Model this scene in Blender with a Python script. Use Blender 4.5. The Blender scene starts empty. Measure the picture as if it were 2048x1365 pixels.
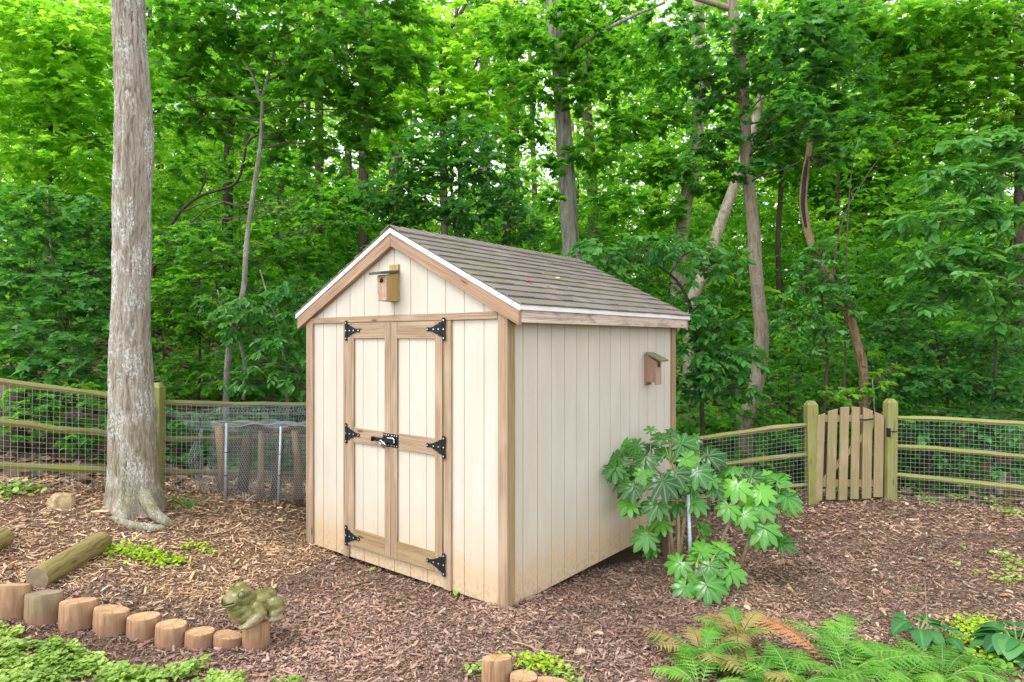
import bpy, bmesh, math, random
import numpy as np
from mathutils import Vector, Matrix, Quaternion
R = math.radians
sc = bpy.context.scene
col = sc.collection

# ------------------------------------------------------------------ camera
F, HY, CXP, CAMH = 1292.44, 680.67, 1024.0, 1.945
cam_d = bpy.data.cameras.new('camera'); cam = bpy.data.objects.new('camera', cam_d); col.objects.link(cam)
cam.location = (0, 0, CAMH); cam.rotation_euler = (R(90), 0, 0)
cam_d.sensor_width = 36; cam_d.lens = F * 36 / 2048
cam_d.shift_y = (HY - 682.5) / 2048
cam_d.clip_start = 0.05; cam_d.clip_end = 500
sc.camera = cam

# ------------------------------------------------------------------ light
SUN = Vector((-0.55, -0.30, 1.10)).normalized()
w = bpy.data.worlds.new("World"); sc.world = w; w.use_nodes = True
nt = w.node_tree; nt.nodes.clear()
sky = nt.nodes.new('ShaderNodeTexSky'); sky.sky_type = 'NISHITA'; sky.sun_disc = False
sky.sun_elevation = math.asin(SUN.z); sky.sun_rotation = math.atan2(SUN.x, SUN.y)
sky.air_density = 1.0; sky.dust_density = 1.2; sky.ozone_density = 1.0
bw = nt.nodes.new('ShaderNodeHueSaturation'); bw.inputs['Saturation'].default_value = 0.22   # thin cloud whitens the sky
bg = nt.nodes.new('ShaderNodeBackground'); bg.inputs['Strength'].default_value = 0.15
wo = nt.nodes.new('ShaderNodeOutputWorld')
nt.links.new(sky.outputs[0], bw.inputs['Color']); nt.links.new(bw.outputs[0], bg.inputs['Color']); nt.links.new(bg.outputs[0], wo.inputs['Surface'])
sl = bpy.data.lights.new('sun', 'SUN'); sl.energy = 0.55; sl.angle = R(25); sl.color = (1, 0.975, 0.94)
so = bpy.data.objects.new('sun', sl); col.objects.link(so)
so.rotation_euler = SUN.to_track_quat('Z', 'Y').to_euler()
sc.view_settings.view_transform = 'Standard'; sc.view_settings.look = 'None'
sc.view_settings.exposure = 1.82; sc.view_settings.gamma = 1.0
try:
    sc.cycles.use_denoising = True
    sc.cycles.max_bounces = 12; sc.cycles.diffuse_bounces = 6; sc.cycles.transmission_bounces = 10; sc.cycles.glossy_bounces = 3
except Exception: pass

# ------------------------------------------------------------------ maths helpers
def P(px, py, Y):
    return np.array([(px - CXP) / F * Y, Y, CAMH - (py - HY) / F * Y])

def hash01(ix, iy, iz, seed):
    with np.errstate(over='ignore'):
        h = ix.astype(np.uint32) * np.uint32(374761393) + iy.astype(np.uint32) * np.uint32(668265263) + iz.astype(np.uint32) * np.uint32(2246822519) + np.uint32(seed * 3266489917 & 0xffffffff)
        h = (h ^ (h >> np.uint32(13))) * np.uint32(1274126177)
        h = (h ^ (h >> np.uint32(16))) * np.uint32(2654435761)
        h = h ^ (h >> np.uint32(15))
    return h.astype(np.float64) / 4294967295.0

def vnoise(x, y, z=None, seed=0):
    x = np.asarray(x, float); y = np.asarray(y, float); z = np.zeros_like(x) if z is None else np.asarray(z, float)
    x, y, z = np.broadcast_arrays(x, y, z)
    i = [np.floor(a).astype(np.int64) for a in (x, y, z)]
    f = [a - np.floor(a) for a in (x, y, z)]
    f = [a * a * (3 - 2 * a) for a in f]
    r = 0
    for dx in (0, 1):
        for dy in (0, 1):
            for dz in (0, 1):
                wgt = (f[0] if dx else 1 - f[0]) * (f[1] if dy else 1 - f[1]) * (f[2] if dz else 1 - f[2])
                r = r + wgt * hash01(i[0] + dx, i[1] + dy, i[2] + dz, seed)
    return r * 2 - 1

def fbm(x, y, z=None, seed=0, o=3):
    r = 0; a = 1.0; s = 1.0
    for k in range(o):
        r = r + a * vnoise(np.asarray(x) * s, np.asarray(y) * s, None if z is None else np.asarray(z) * s, seed + k); a *= .5; s *= 2.03
    return r

# ------------------------------------------------------------------ terrain
CTRL = np.array([(-.035, 4.67, .0), (-1.947, 6.2, .0), (1.71, 6.85, -.34), (-.2, 8.4, -.1), (.8, 5.7, -.10), (2.33, 8.1, -.2), (3.72, 8.0, -.04), (4.64, 7.95, .01),
                 (6.0, 7.45, .02), (-4.54, 5.6, .62), (-3.95, 6.2, .52), (-3.55, 6.63, .40), (-2.5, 7.5, .15), (-2.9, 6.7, .29), (-3.45, 5.95, .41),
                 (0, 3.3, -.02), (0, 2.0, -.02), (2.5, 3.6, -.02), (4.0, 3.0, .0), (-2.3, 3.3, .0), (-3.9, 3.0, .06), (-1.6, 3.9, .0), (-3.15, 4.0, .19), (-3.4, 4.6, .25), (-3.5, 5.25, .31),
                 (3.0, 5.5, -.10), (5.0, 5.5, .0), (-5.5, 4.3, .60), (-6, 3, .3), (7, 4, .1), (-1.3, 8.6, .0), (.6, 9.4, -.15), (-2.2, 4.9, .05)], float)
def _U(r2): return np.where(r2 > 1e-12, r2 * np.log(np.maximum(r2, 1e-12)), 0)
_n = len(CTRL)
_K = _U(((CTRL[:, None, :2] - CTRL[None, :, :2]) ** 2).sum(-1)) + np.eye(_n) * .08
_Pm = np.c_[np.ones(_n), CTRL[:, :2]]
_S = np.linalg.solve(np.block([[_K, _Pm], [_Pm.T, np.zeros((3, 3))]]), np.r_[CTRL[:, 2], 0, 0, 0])
def tps(x, y):
    x = np.asarray(x, float); y = np.asarray(y, float); r = _S[_n] + _S[_n + 1] * x + _S[_n + 2] * y
    for k in range(_n): r = r + _S[k] * _U((x - CTRL[k, 0]) ** 2 + (y - CTRL[k, 1]) ** 2)
    return r
FX = [-12, -9, -4.54, -3.6, -2.5, -1.2, .6, 2.2, 3.7, 4.64, 6, 9, 12]
FY = [-1, 1.8, 5.6, 6.6, 7.5, 8.55, 9.4, 8.2, 8.0, 7.95, 7.45, 6.4, 5.5]
def yf(x): return np.interp(x, FX, FY)
def ground(x, y):
    x = np.asarray(x, float); y = np.asarray(y, float)
    xc = np.clip(x, -6.5, 7.5); f = yf(xc)
    z = tps(xc, np.clip(y, 2.2, np.maximum(f + .4, 2.3)))
    d = np.maximum(0, y - yf(x) - .4)
    rise = .17 * np.clip(d - 1.6, 0, 9) + .12 * np.maximum(0, d - 10.6)
    rise = np.minimum(rise, 9)
    right = np.clip((x - .5) / 2, 0, 1)
    dip = -.75 * right * np.exp(-((d - 1.6) / .9) ** 2)
    return z + rise + dip + .012 * fbm(x * 3.1, y * 3.1, seed=3, o=2)
def gz(x, y): return float(ground(np.array([x]), np.array([y]))[0])
def G(px, py):
    """the point of the ground seen at a pixel"""
    Y = np.arange(2.5, 30, .01); Z = CAMH - (py - HY) / F * Y
    g = ground((px - CXP) / F * Y, Y); k = int(np.argmax(Z < g)); 
    return np.array([(px - CXP) / F * Y[k], Y[k], g[k]])

# ------------------------------------------------------------------ materials
def mat(name):
    m = bpy.data.materials.new(name); m.use_nodes = True; t = m.node_tree; t.nodes.clear()
    o = t.nodes.new('ShaderNodeOutputMaterial'); b = t.nodes.new('ShaderNodeBsdfPrincipled'); t.links.new(b.outputs[0], o.inputs['Surface'])
    return m, t, b, o
def N(t, typ, inputs=None, **kw):
    n = t.nodes.new(typ)
    for k, v in kw.items(): setattr(n, k, v)
    for k, v in (inputs or {}).items():
        if hasattr(v, 'is_output'): t.links.new(v, n.inputs[k])
        else: n.inputs[k].default_value = v
    return n
def c4(c): return (c[0], c[1], c[2], 1)
def ramp(t, fac, stops, interp='LINEAR'):
    n = t.nodes.new('ShaderNodeValToRGB'); t.links.new(fac, n.inputs[0]); n.color_ramp.interpolation = interp
    e = n.color_ramp.elements
    while len(e) < len(stops): e.new(.5)
    for q, (p, c) in zip(e, stops): q.position = p; q.color = c4(c) if hasattr(c, '__len__') else (c, c, c, 1)
    return n.outputs[0]
def mix(t, f, a, b, mode='MIX'):
    n = t.nodes.new('ShaderNodeMix'); n.data_type = 'RGBA'; n.blend_type = mode
    for i, v in ((0, f), (6, a), (7, b)):
        if hasattr(v, 'is_output'): t.links.new(v, n.inputs[i])
        else: n.inputs[i].default_value = c4(v) if hasattr(v, '__len__') else v
    return n.outputs[2]
def mapping(t, src, scale=(1, 1, 1), loc=(0, 0, 0), rot=(0, 0, 0)):
    return N(t, 'ShaderNodeMapping', {'Vector': src, 'Scale': scale, 'Location': loc, 'Rotation': rot}).outputs[0]
def noise(t, vec, scale, detail=3, rough=.5, dist=0.0):
    return N(t, 'ShaderNodeTexNoise', {'Vector': vec, 'Scale': scale, 'Detail': detail, 'Roughness': rough, 'Distortion': dist}).outputs[0]
def bump(t, b, h, strength=.4, dist=.01):
    n = N(t, 'ShaderNodeBump', {'Height': h, 'Strength': strength, 'Distance': dist}); t.links.new(n.outputs[0], b.inputs['Normal'])
def coords(t, k='Object'): return t.nodes.new('ShaderNodeTexCoord').outputs[k]
def math_(t, op, a, b=0.0):
    n = t.nodes.new('ShaderNodeMath'); n.operation = op
    for i, v in enumerate((a, b)):
        if hasattr(v, 'is_output'): t.links.new(v, n.inputs[i])
        else: n.inputs[i].default_value = v
    return n.outputs[0]

def wood(name, light, mid, dark, rough=.75, stain=None, knots=True, freq=1.0, moss=None):
    """boards: UV u runs along the grain in metres"""
    m, t, b, o = mat(name)
    uv = coords(t, 'UV')
    wob = noise(t, mapping(t, uv, (1.6, 6, 1)), 1.0, 2)
    big = noise(t, mapping(t, uv, (.9 * freq, 46 * freq, 1)), 1.0, 4, .6, 1.4)
    fine = noise(t, mapping(t, uv, (6, 190, 1)), 1.0, 3, .6)
    rings = N(t, 'ShaderNodeTexWave', {'Vector': mapping(t, uv, (.9 * freq, 26 * freq, 1)), 'Scale': 1.0, 'Distortion': 7.0, 'Detail': 2.0, 'Detail Scale': .6}, bands_direction='Y').outputs[1]
    c = ramp(t, big, [(.37, dark), (.47, mid), (.56, light)])
    c = mix(t, .38, c, ramp(t, rings, [(0, tuple(x * .75 for x in dark)), (.22, mid), (.6, light)]))
    c = mix(t, .22, c, ramp(t, fine, [(.35, dark), (.65, light)]))
    c = mix(t, ramp(t, noise(t, mapping(t, uv, (.35, 1.1, 1)), 1.0, 2), [(.35, .45), (.65, 0)]), c, mid)
    c = mix(t, math_(t, 'MULTIPLY', ramp(t, wob, [(.5, 0), (.75, 1)]), .5), c, tuple(min(1, x * 1.08 + .06) for x in light))
    if knots:
        v = N(t, 'ShaderNodeTexVoronoi', {'Vector': mapping(t, uv, (2.2, 9, 1)), 'Scale': 1.0}).outputs['Distance']
        c = mix(t, ramp(t, v, [(.05, .85), (.13, 0)]), c, tuple(x * .55 for x in dark))
    if stain:
        s = noise(t, mapping(t, uv, (2.0, 7, 1)), 1.0, 5, .65, .6)
        c = mix(t, ramp(t, s, [(.5, 0), (.66, .8)]), c, stain)
    if moss:
        s = noise(t, coords(t, 'Object'), 2.2, 5, .65)
        c = mix(t, ramp(t, s, [(.38, 0), (.6, .85)]), c, moss)
    t.links.new(c, b.inputs['Base Color']); b.inputs['Roughness'].default_value = rough
    bump(t, b, math_(t, 'ADD', fine, rings), .25, .003)
    return m
M = {}
M['trim'] = wood('weathered pine trim', (.46, .335, .225), (.315, .205, .12), (.11, .062, .03))
M['trim_low'] = wood('stained pine trim', (.40, .285, .15), (.28, .18, .08), (.12, .07, .03))
M['rake'] = wood('reddish rake board', (.47, .325, .215), (.33, .19, .108), (.15, .075, .035), stain=(.21, .13, .095))
M['fascia'] = wood('grey weathered fascia', (.72, .60, .50), (.56, .43, .33), (.21, .15, .11), stain=(.17, .13, .10))
M['treated'] = wood('green treated pine', (.44, .33, .13), (.37, .25, .07), (.24, .16, .04), freq=1.5)
M['cedar'] = wood('cedar box', (.42, .27, .20), (.33, .18, .12), (.18, .09, .06), freq=2)
M['mossy_roof'] = wood('weathered box roof', (.36, .34, .27), (.25, .24, .17), (.13, .13, .08), freq=2, moss=(.16, .18, .06))
M['greenpaint'] = wood('dark green box roof', (.085, .11, .09), (.055, .078, .062), (.03, .042, .035), knots=False)
M['gate'] = wood('weathered gate board', (.42, .325, .19), (.30, .215, .11), (.15, .095, .045), moss=(.26, .225, .09))
M['mossrail'] = wood('mossy split rail', (.36, .33, .15), (.235, .215, .07), (.055, .048, .02), stain=(.13, .115, .05), moss=(.235, .255, .045), freq=.8)
M['darkrail'] = wood('darker split rail', (.24, .21, .11), (.175, .15, .075), (.085, .065, .035), moss=(.19, .20, .05), freq=.8)  # darker set of rail colours, with moss patches
M['box_face'] = wood('pale box front', (.62, .50, .36), (.5, .33, .2), (.25, .12, .06), stain=(.22, .09, .04), freq=2)

def siding():
    m, t, b, o = mat('cream painted siding')
    p = coords(t); sep = N(t, 'ShaderNodeSeparateXYZ', {0: p}); z = sep.outputs[2]
    n = noise(t, mapping(t, p, (3, 3, 1.2)), 1.3, 4, .6)
    c = mix(t, ramp(t, n, [(.35, 0), (.7, 1)]), (.535, .485, .40), (.585, .54, .455))
    st = noise(t, mapping(t, p, (5, 5, .5)), 1.0, 4, .6)      # splash stain along the foot
    h = math_(t, 'ADD', z, math_(t, 'MULTIPLY', st, -.40))
    c = mix(t, ramp(t, h, [(-.15, .75), (.10, .34), (.48, 0)]), c, (.58, .40, .22))
    v = noise(t, mapping(t, p, (26, 26, .7)), 1.0, 3, .6)
    c = mix(t, ramp(t, v, [(.54, 0), (.78, .36)]), c, (.46, .37, .25))
    sp = noise(t, mapping(t, p, (30, 30, 22)), 1.0, 4, .7)
    c = mix(t, math_(t, 'MULTIPLY', ramp(t, sp, [(.50, 0), (.60, 1)]), ramp(t, z, [(0, .6), (.16, .22), (.42, 0)])), c, (.36, .23, .13))
    dk = noise(t, mapping(t, p, (9, 9, 5)), 1.0, 5, .7)
    c = mix(t, ramp(t, dk, [(.60, 0), (.74, .28)]), c, (.40, .35, .24))
    nl = N(t, 'ShaderNodeTexVoronoi', {'Vector': mapping(t, p, (5.0, 5.46, 2.6)), 'Scale': 1.0, 'Randomness': .35}).outputs['Distance']
    c = mix(t, ramp(t, nl, [(.018, .6), (.026, 0)]), c, (.22, .16, .11))
    t.links.new(c, b.inputs['Base Color']); b.inputs['Roughness'].default_value = .62
    g = noise(t, mapping(t, p, (26, 26, 130)), 1.0, 3, .6)
    bump(t, b, g, .28, .004)
    return m
M['siding'] = siding()
def groove():
    m, t, b, o = mat('siding groove'); p = coords(t)
    c = ramp(t, noise(t, mapping(t, p, (4, 4, 6)), 1.0, 4), [(.35, (.52, .43, .31)), (.65, (.64, .57, .46))])
    t.links.new(c, b.inputs['Base Color']); b.inputs['Roughness'].default_value = .8
    return m
M['groove'] = groove()

def attr(t, name, out='Fac'): return N(t, 'ShaderNodeAttribute', attribute_name=name).outputs[out]
def shingle():
    m, t, b, o = mat('asphalt shingle'); p = coords(t)
    k = attr(t, 'tint')
    c = ramp(t, k, [(0, (.12, .096, .08)), (.5, (.182, .15, .125)), (1, (.25, .21, .178))])
    g = noise(t, p, 160, 2, .7); c = mix(t, .4, c, ramp(t, g, [(.3, (.05, .04, .03)), (.7, (.34, .30, .25))]))
    s = noise(t, mapping(t, p, (1.1, 1.1, 3)), 1.5, 4, .6)
    sep = N(t, 'ShaderNodeSeparateXYZ', {0: p}).outputs[2]
    low = ramp(t, math_(t, 'ADD', sep, math_(t, 'MULTIPLY', s, .5)), [(.0, 1), (1, 1)])
    mo = ramp(t, s, [(.46, 0), (.70, .5)])
    c = mix(t, mo, c, (.15, .155, .07))
    t.links.new(c, b.inputs['Base Color']); b.inputs['Roughness'].default_value = .9
    bump(t, b, g, .5, .003)
    return m
M['shingle'] = shingle()
def plain(name, c, rough=.5, metal=0.0, var=.15, scale=20, spec=.5):
    m, t, b, o = mat(name); p = coords(t)
    n = noise(t, p, scale, 4, .6)
    t.links.new(ramp(t, n, [(.3, tuple(x * (1 - var) for x in c)), (.7, tuple(min(1, x * (1 + var)) for x in c))]), b.inputs['Base Color'])
    b.inputs['Roughness'].default_value = rough; b.inputs['Metallic'].default_value = metal
    b.inputs['Specular IOR Level'].default_value = spec
    return m
M['white'] = plain('white drip edge', (.78, .79, .78), .4, 0, .05, 6)
M['iron'] = plain('black iron', (.012, .016, .016), .6, 0, .35, 40, .2)
M['zinc'] = plain('zinc screw', (.75, .75, .74), .3, .6, .1)
M['steel'] = plain('chrome steel', (.5, .5, .5), .2, 1, .2)
M['galv'] = plain('galvanised pipe', (.42, .47, .50), .5, .35, .18, 30)
M['wire'] = plain('galvanised wire', (.46, .48, .46), .5, .15, .15, 15)
M['chicken'] = plain('chicken wire', (.40, .44, .45), .5, .15, .2, 15)
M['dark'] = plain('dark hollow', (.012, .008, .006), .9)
M['slot'] = plain('charred split', (.018, .013, .01), .95)

def bark(name, a, bb, crack, sv=(26, 26, 3.2), lichen=None, lich=(.6, .7), rough=.9, bs=.7, moss=None):
    m, t, b, o = mat(name); p = coords(t)
    wob = N(t, 'ShaderNodeVectorMath', {0: p, 1: N(t, 'ShaderNodeVectorMath', {0: N(t, 'ShaderNodeTexNoise', {'Vector': p, 'Scale': 5.0}).outputs[1], 'Scale': .06}, operation='SCALE').outputs[0]}, operation='ADD').outputs[0]
    n1 = noise(t, mapping(t, wob, sv), 1.0, 5, .65, .4)
    n2 = noise(t, mapping(t, wob, tuple(x * 3.1 for x in sv)), 1.0, 4, .6)
    big = noise(t, p, 1.7, 4, .6)
    c = ramp(t, n1, [(.38, crack), (.46, bb), (.56, a)])
    c = mix(t, .35, c, ramp(t, n2, [(.32, crack), (.66, a)]))
    c = mix(t, ramp(t, big, [(.4, 0), (.7, .5)]), c, bb)
    if lichen:
        l = noise(t, mapping(t, p, (6, 6, 2.6)), 1.0, 3, .7)
        l2 = noise(t, mapping(t, p, (80, 80, 36)), 1.0, 3, .7)
        f = math_(t, 'MULTIPLY', ramp(t, l, [(lich[0], 0), (lich[1], 1)]), ramp(t, l2, [(.49, 0), (.56, 1)]))
        c = mix(t, f, c, lichen)
    if moss:
        sep = N(t, 'ShaderNodeSeparateXYZ', {0: p}).outputs[2]
        f = math_(t, 'MULTIPLY', ramp(t, sep, [(.0, 1), (.9, 0)]), ramp(t, noise(t, p, 5, 4), [(.4, 0), (.6, .7)]))
        c = mix(t, f, c, moss)
    t.links.new(c, b.inputs['Base Color']); b.inputs['Roughness'].default_value = rough; b.inputs['Specular IOR Level'].default_value = .2
    bump(t, b, math_(t, 'ADD', n1, math_(t, 'MULTIPLY', n2, .4)), bs, .03)
    return m
M['bark_big'] = bark('pinkish brown bark', (.45, .40, .33), (.305, .26, .20), (.10, .08, .06), (42, 42, 4.5), (.60, .63, .57), (.47, .58), moss=(.17, .16, .07))
M['bark_grey'] = bark('smooth grey bark', (.31, .265, .19), (.245, .20, .135), (.13, .095, .07), (30, 30, 5), (.36, .37, .33), (.60, .66), bs=.35)
M['bark_sap'] = bark('pale sapling bark', (.29, .28, .22), (.21, .20, .145), (.11, .10, .07), (40, 40, 7), (.40, .42, .37), (.52, .6), bs=.3)
M['bark_shag'] = bark('shaggy hickory bark', (.345, .33, .275), (.24, .22, .175), (.06, .045, .035), (16, 16, 1.6), (.42, .44, .40), (.6, .66), bs=1.0)
M['bark_dark'] = bark('dark bark', (.10, .075, .055), (.065, .048, .036), (.025, .018, .013), (22, 22, 3))
M['bark_mid'] = bark('brown bark', (.16, .125, .09), (.11, .085, .06), (.045, .034, .024), (22, 22, 3), (.30, .32, .27), (.62, .68))
M['bark_pale'] = bark('pale flaking bark', (.38, .34, .25), (.28, .235, .165), (.12, .095, .07), (14, 14, 6), (.5, .47, .36), (.5, .6), bs=.4)
M['dead'] = bark('dead brown wood', (.33, .235, .14), (.24, .155, .085), (.09, .055, .03), (34, 34, 2.2), (.36, .28, .2), (.6, .68), bs=.5)
M['twig'] = plain('brown twig', (.085, .065, .045), .85)
M['greenstem'] = plain('green stem', (.20, .27, .08), .6)
M['fatstem'] = plain('tan stem', (.36, .27, .16), .8, 0, .25)

def leaf(name, dark, mid, light, trans=.42, tl=None, rough=.45, spec=.35, vein=None):
    m, t, b, o = mat(name)
    k = attr(t, 'tint')
    c = ramp(t, k, [(0, dark), (.5, mid), (1, light)])
    if vein:
        uv = N(t, 'ShaderNodeSeparateXYZ', {0: coords(t, 'UV')}).outputs[0]
        c = mix(t, ramp(t, math_(t, 'ABSOLUTE', uv), [(.03, .8), (.10, 0)]), c, vein)
    t.links.new(c, b.inputs['Base Color']); b.inputs['Roughness'].default_value = rough; b.inputs['Specular IOR Level'].default_value = spec
    tl = tl or [tuple(min(1, x * q) for x, q in zip(cc, (2.0, 1.9, 1.0))) for cc in (dark, mid, light)]
    c2 = ramp(t, k, [(0, tl[0]), (.5, tl[1]), (1, tl[2])])
    tr = N(t, 'ShaderNodeBsdfTranslucent', {'Color': c2}).outputs[0]
    ms = N(t, 'ShaderNodeMixShader', {0: trans, 1: b.outputs[0], 2: tr}).outputs[0]
    t.links.new(ms, o.inputs['Surface'])
    return m
M['leaf'] = leaf('woodland leaf', (.030, .12, .016), (.065, .235, .020), (.18, .38, .022), .50, [(.08, .30, .02), (.22, .60, .03), (.50, .86, .06)])
M['leaf_blue'] = leaf('bluish leaf', (.028, .115, .028), (.065, .23, .045), (.16, .38, .09), .38, [(.05, .24, .02), (.15, .48, .04), (.32, .68, .08)])
M['leaf_lime'] = leaf('backlit leaf', (.09, .29, .016), (.21, .46, .024), (.36, .60, .035), .60, [(.26, .68, .03), (.52, .90, .06), (.76, .95, .12)])
M['fatsia'] = leaf('glossy fatsia leaf', (.016, .08, .013), (.055, .23, .022), (.17, .47, .04), .26, rough=.24, spec=.6, vein=(.16, .34, .09))
M['clover'] = leaf('clover leaf', (.14, .25, .045), (.30, .44, .085), (.54, .66, .22), .3, rough=.5)
M['jenny'] = leaf('yellow green creeper', (.20, .38, .02), (.34, .52, .03), (.48, .62, .06), .3)
M['fern'] = leaf('fern green', (.05, .17, .022), (.115, .31, .035), (.26, .52, .06), .36)
M['fern_bronze'] = leaf('fern bronze', (.17, .17, .04), (.32, .26, .08), (.46, .38, .15), .3)
M['fern_orange'] = leaf('fern orange', (.36, .14, .05), (.50, .24, .10), (.55, .38, .15), .3)
M['hosta'] = leaf('hosta leaf', (.022, .10, .03), (.045, .18, .045), (.13, .35, .08), .25, rough=.4, vein=(.10, .26, .08))

def colattr(name, rough=.85, spec=.3, bumpy=True):
    m, t, b, o = mat(name)
    c = attr(t, 'col', 'Color')
    n = noise(t, coords(t), 90, 3, .6)
    c = mix(t, .45, c, mix(t, 1.0, c, ramp(t, n, [(.25, .35), (.75, 1.0)]), 'MULTIPLY'))
    t.links.new(c, b.inputs['Base Color']); b.inputs['Roughness'].default_value = rough; b.inputs['Specular IOR Level'].default_value = spec
    return m
M['chips'] = colattr('bark mulch')
M['litter'] = colattr('fallen leaves', .7)

def soil():
    m, t, b, o = mat('soil'); p = coords(t)
    a = noise(t, p, 14, 6, .7); a2 = noise(t, p, 60, 4, .7); a3 = noise(t, p, 1.3, 3)
    c = ramp(t, a, [(.3, (.07, .045, .033)), (.5, (.17, .115, .085)), (.72, (.30, .21, .155))])
    c = mix(t, .5, c, ramp(t, a2, [(.3, (.03, .018, .012)), (.7, (.28, .19, .135))]))
    c = mix(t, ramp(t, a3, [(.4, 0), (.65, .4)]), c, (.22, .11, .06))
    t.links.new(c, b.inputs['Base Color']); b.inputs['Roughness'].default_value = .95; b.inputs['Specular IOR Level'].default_value = .15
    bump(t, b, math_(t, 'ADD', a, a2), .8, .03)
    return m
M['soil'] = soil()

# ------------------------------------------------------------------ mesh building
class MB:
    def __init__(s): s.v = []; s.f = []; s.uv = []; s.m = []; s.t = []
    def add(s, vs, fs, uvs=None, mi=0, tint=.5):
        o = len(s.v); s.v.extend([tuple(map(float, q)) for q in vs])
        for k, f in enumerate(fs):
            s.f.append([o + i for i in f]); s.m.append(mi); s.t.append(tint)
            s.uv.append([uvs[i] for i in f] if uvs is not None and not isinstance(uvs, dict) else (uvs[k] if uvs else [(0, 0)] * len(f)))
    def box(s, lo, hi, axis=None, mi=0, tint=.5, mtx=None, rnd=None):
        """box with grain UVs along its longest (or given) axis"""
        d = [hi[i] - lo[i] for i in range(3)]
        if axis is None: axis = int(np.argmax(d))
        vs = [(lo[0] if not i & 1 else hi[0], lo[1] if not i & 2 else hi[1], lo[2] if not i & 4 else hi[2]) for i in range(8)]
        fs = [(0, 2, 3, 1), (4, 5, 7, 6), (0, 1, 5, 4), (2, 6, 7, 3), (0, 4, 6, 2), (1, 3, 7, 5)]
        ou, ov = (random.random() * 50, random.random() * 50) if rnd is None else rnd
        uvs = {}
        for k, f in enumerate(fs):
            nax = 2 if k < 2 else (1 if k < 4 else 0)
            ot = [a for a in range(3) if a not in (axis, nax)]
            if nax == axis: a1, a2 = [a for a in range(3) if a != nax]; uvs[k] = [(vs[i][a1] * .2 + ou, vs[i][a2] + ov) for i in f]
            else: uvs[k] = [(vs[i][axis] + ou, vs[i][ot[0]] + ov + k * .7) for i in f]
        if mtx is not None: vs = [mtx @ Vector(q) for q in vs]
        s.add(vs, fs, uvs, mi, tint)
    def prism(s, poly, y0, y1, mi=0, tint=.5, tf=None):
        """polygon in (x,z) extruded along y"""
        n = len(poly); vs = [(x, y0, z) for x, z in poly] + [(x, y1, z) for x, z in poly]
        fs = [tuple(range(n)), tuple(range(2 * n - 1, n - 1, -1))] + [(i, i + n, (i + 1) % n + n, (i + 1) % n) for i in range(n)]
        ou, ov = random.random() * 50, random.random() * 50
        uv = [(v[2] + ou, v[0] + ov + v[1]) for v in vs]
        if tf: vs = [tf(v) for v in vs]
        s.add(vs, fs, uv, mi, tint)
    def tube(s, pts, rad, seg=8, mi=0, cap=True, tint=.5, flat=1.0, jit=0, rng=None):
        pts = np.array(pts, float); n = len(pts); rad = np.broadcast_to(np.asarray(rad, float), (n,)).copy()
        tg = np.gradient(pts, axis=0); tg /= np.linalg.norm(tg, axis=1)[:, None] + 1e-9
        a = np.array([0, 0, 1.]) if abs(tg[0][2]) < .9 else np.array([0, -1., 0])
        nrm = np.cross(tg[0], a); nrm /= np.linalg.norm(nrm)
        L = 0; vs = []; uv = []
        for i in range(n):
            if i:
                L += np.linalg.norm(pts[i] - pts[i - 1])
                nrm = nrm - tg[i] * np.dot(nrm, tg[i]); nrm /= np.linalg.norm(nrm) + 1e-9
            bn = np.cross(tg[i], nrm)
            for k in range(seg):
                an = 2 * math.pi * k / seg
                r = rad[i] * (1 + (rng.normal() * jit if rng is not None and jit else 0))
                vs.append(pts[i] + (nrm * math.cos(an) + bn * math.sin(an) * flat) * r); uv.append((L, an * rad.max() + 3 * s_off(s)))
        fs = [(i * seg + k, i * seg + (k + 1) % seg, (i + 1) * seg + (k + 1) % seg, (i + 1) * seg + k) for i in range(n - 1) for k in range(seg)]
        if cap: fs += [tuple(range(seg - 1, -1, -1)), tuple(range((n - 1) * seg, n * seg))]
        s.add(vs, fs, uv, mi, tint)
    def build(s, name, mats, parent=None, smooth=False, bevel=0, loc=None):
        me = bpy.data.meshes.new(name); me.from_pydata(s.v, [], s.f)
        if not isinstance(mats, (list, tuple)): mats = [mats]
        for m in mats: me.materials.append(m)
        me.polygons.foreach_set('material_index', np.array(s.m, np.int32))
        ul = me.uv_layers.new(name='UVMap'); ul.data.foreach_set('uv', np.array([c for f in s.uv for c in f], np.float32).ravel())
        a = me.attributes.new('tint', 'FLOAT', 'FACE'); a.data.foreach_set('value', np.array(s.t, np.float32))
        if smooth: me.polygons.foreach_set('use_smooth', np.ones(len(s.f), bool))
        me.update()
        o = bpy.data.objects.new(name, me); col.objects.link(o)
        if parent: o.parent = parent
        if loc is not None: o.location = loc
        if bevel:
            b = o.modifiers.new('edge', 'BEVEL'); b.width = bevel; b.segments = 1; b.limit_method = 'ANGLE'
        return o
def s_off(s): return (len(s.v) % 97) * .13

def tag(o, label=None, cat=None, group=None, kind=None):
    for k, v in (('label', label), ('category', cat), ('group', group), ('kind', kind)):
        if v: o[k] = v
    return o
def empty(name, loc=(0, 0, 0), rz=0.0, label=None, cat=None, group=None):
    o = bpy.data.objects.new(name, None); col.objects.link(o); o.location = loc; o.rotation_euler = (0, 0, rz); o.empty_display_size = .1
    return tag(o, label, cat, group)

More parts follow.
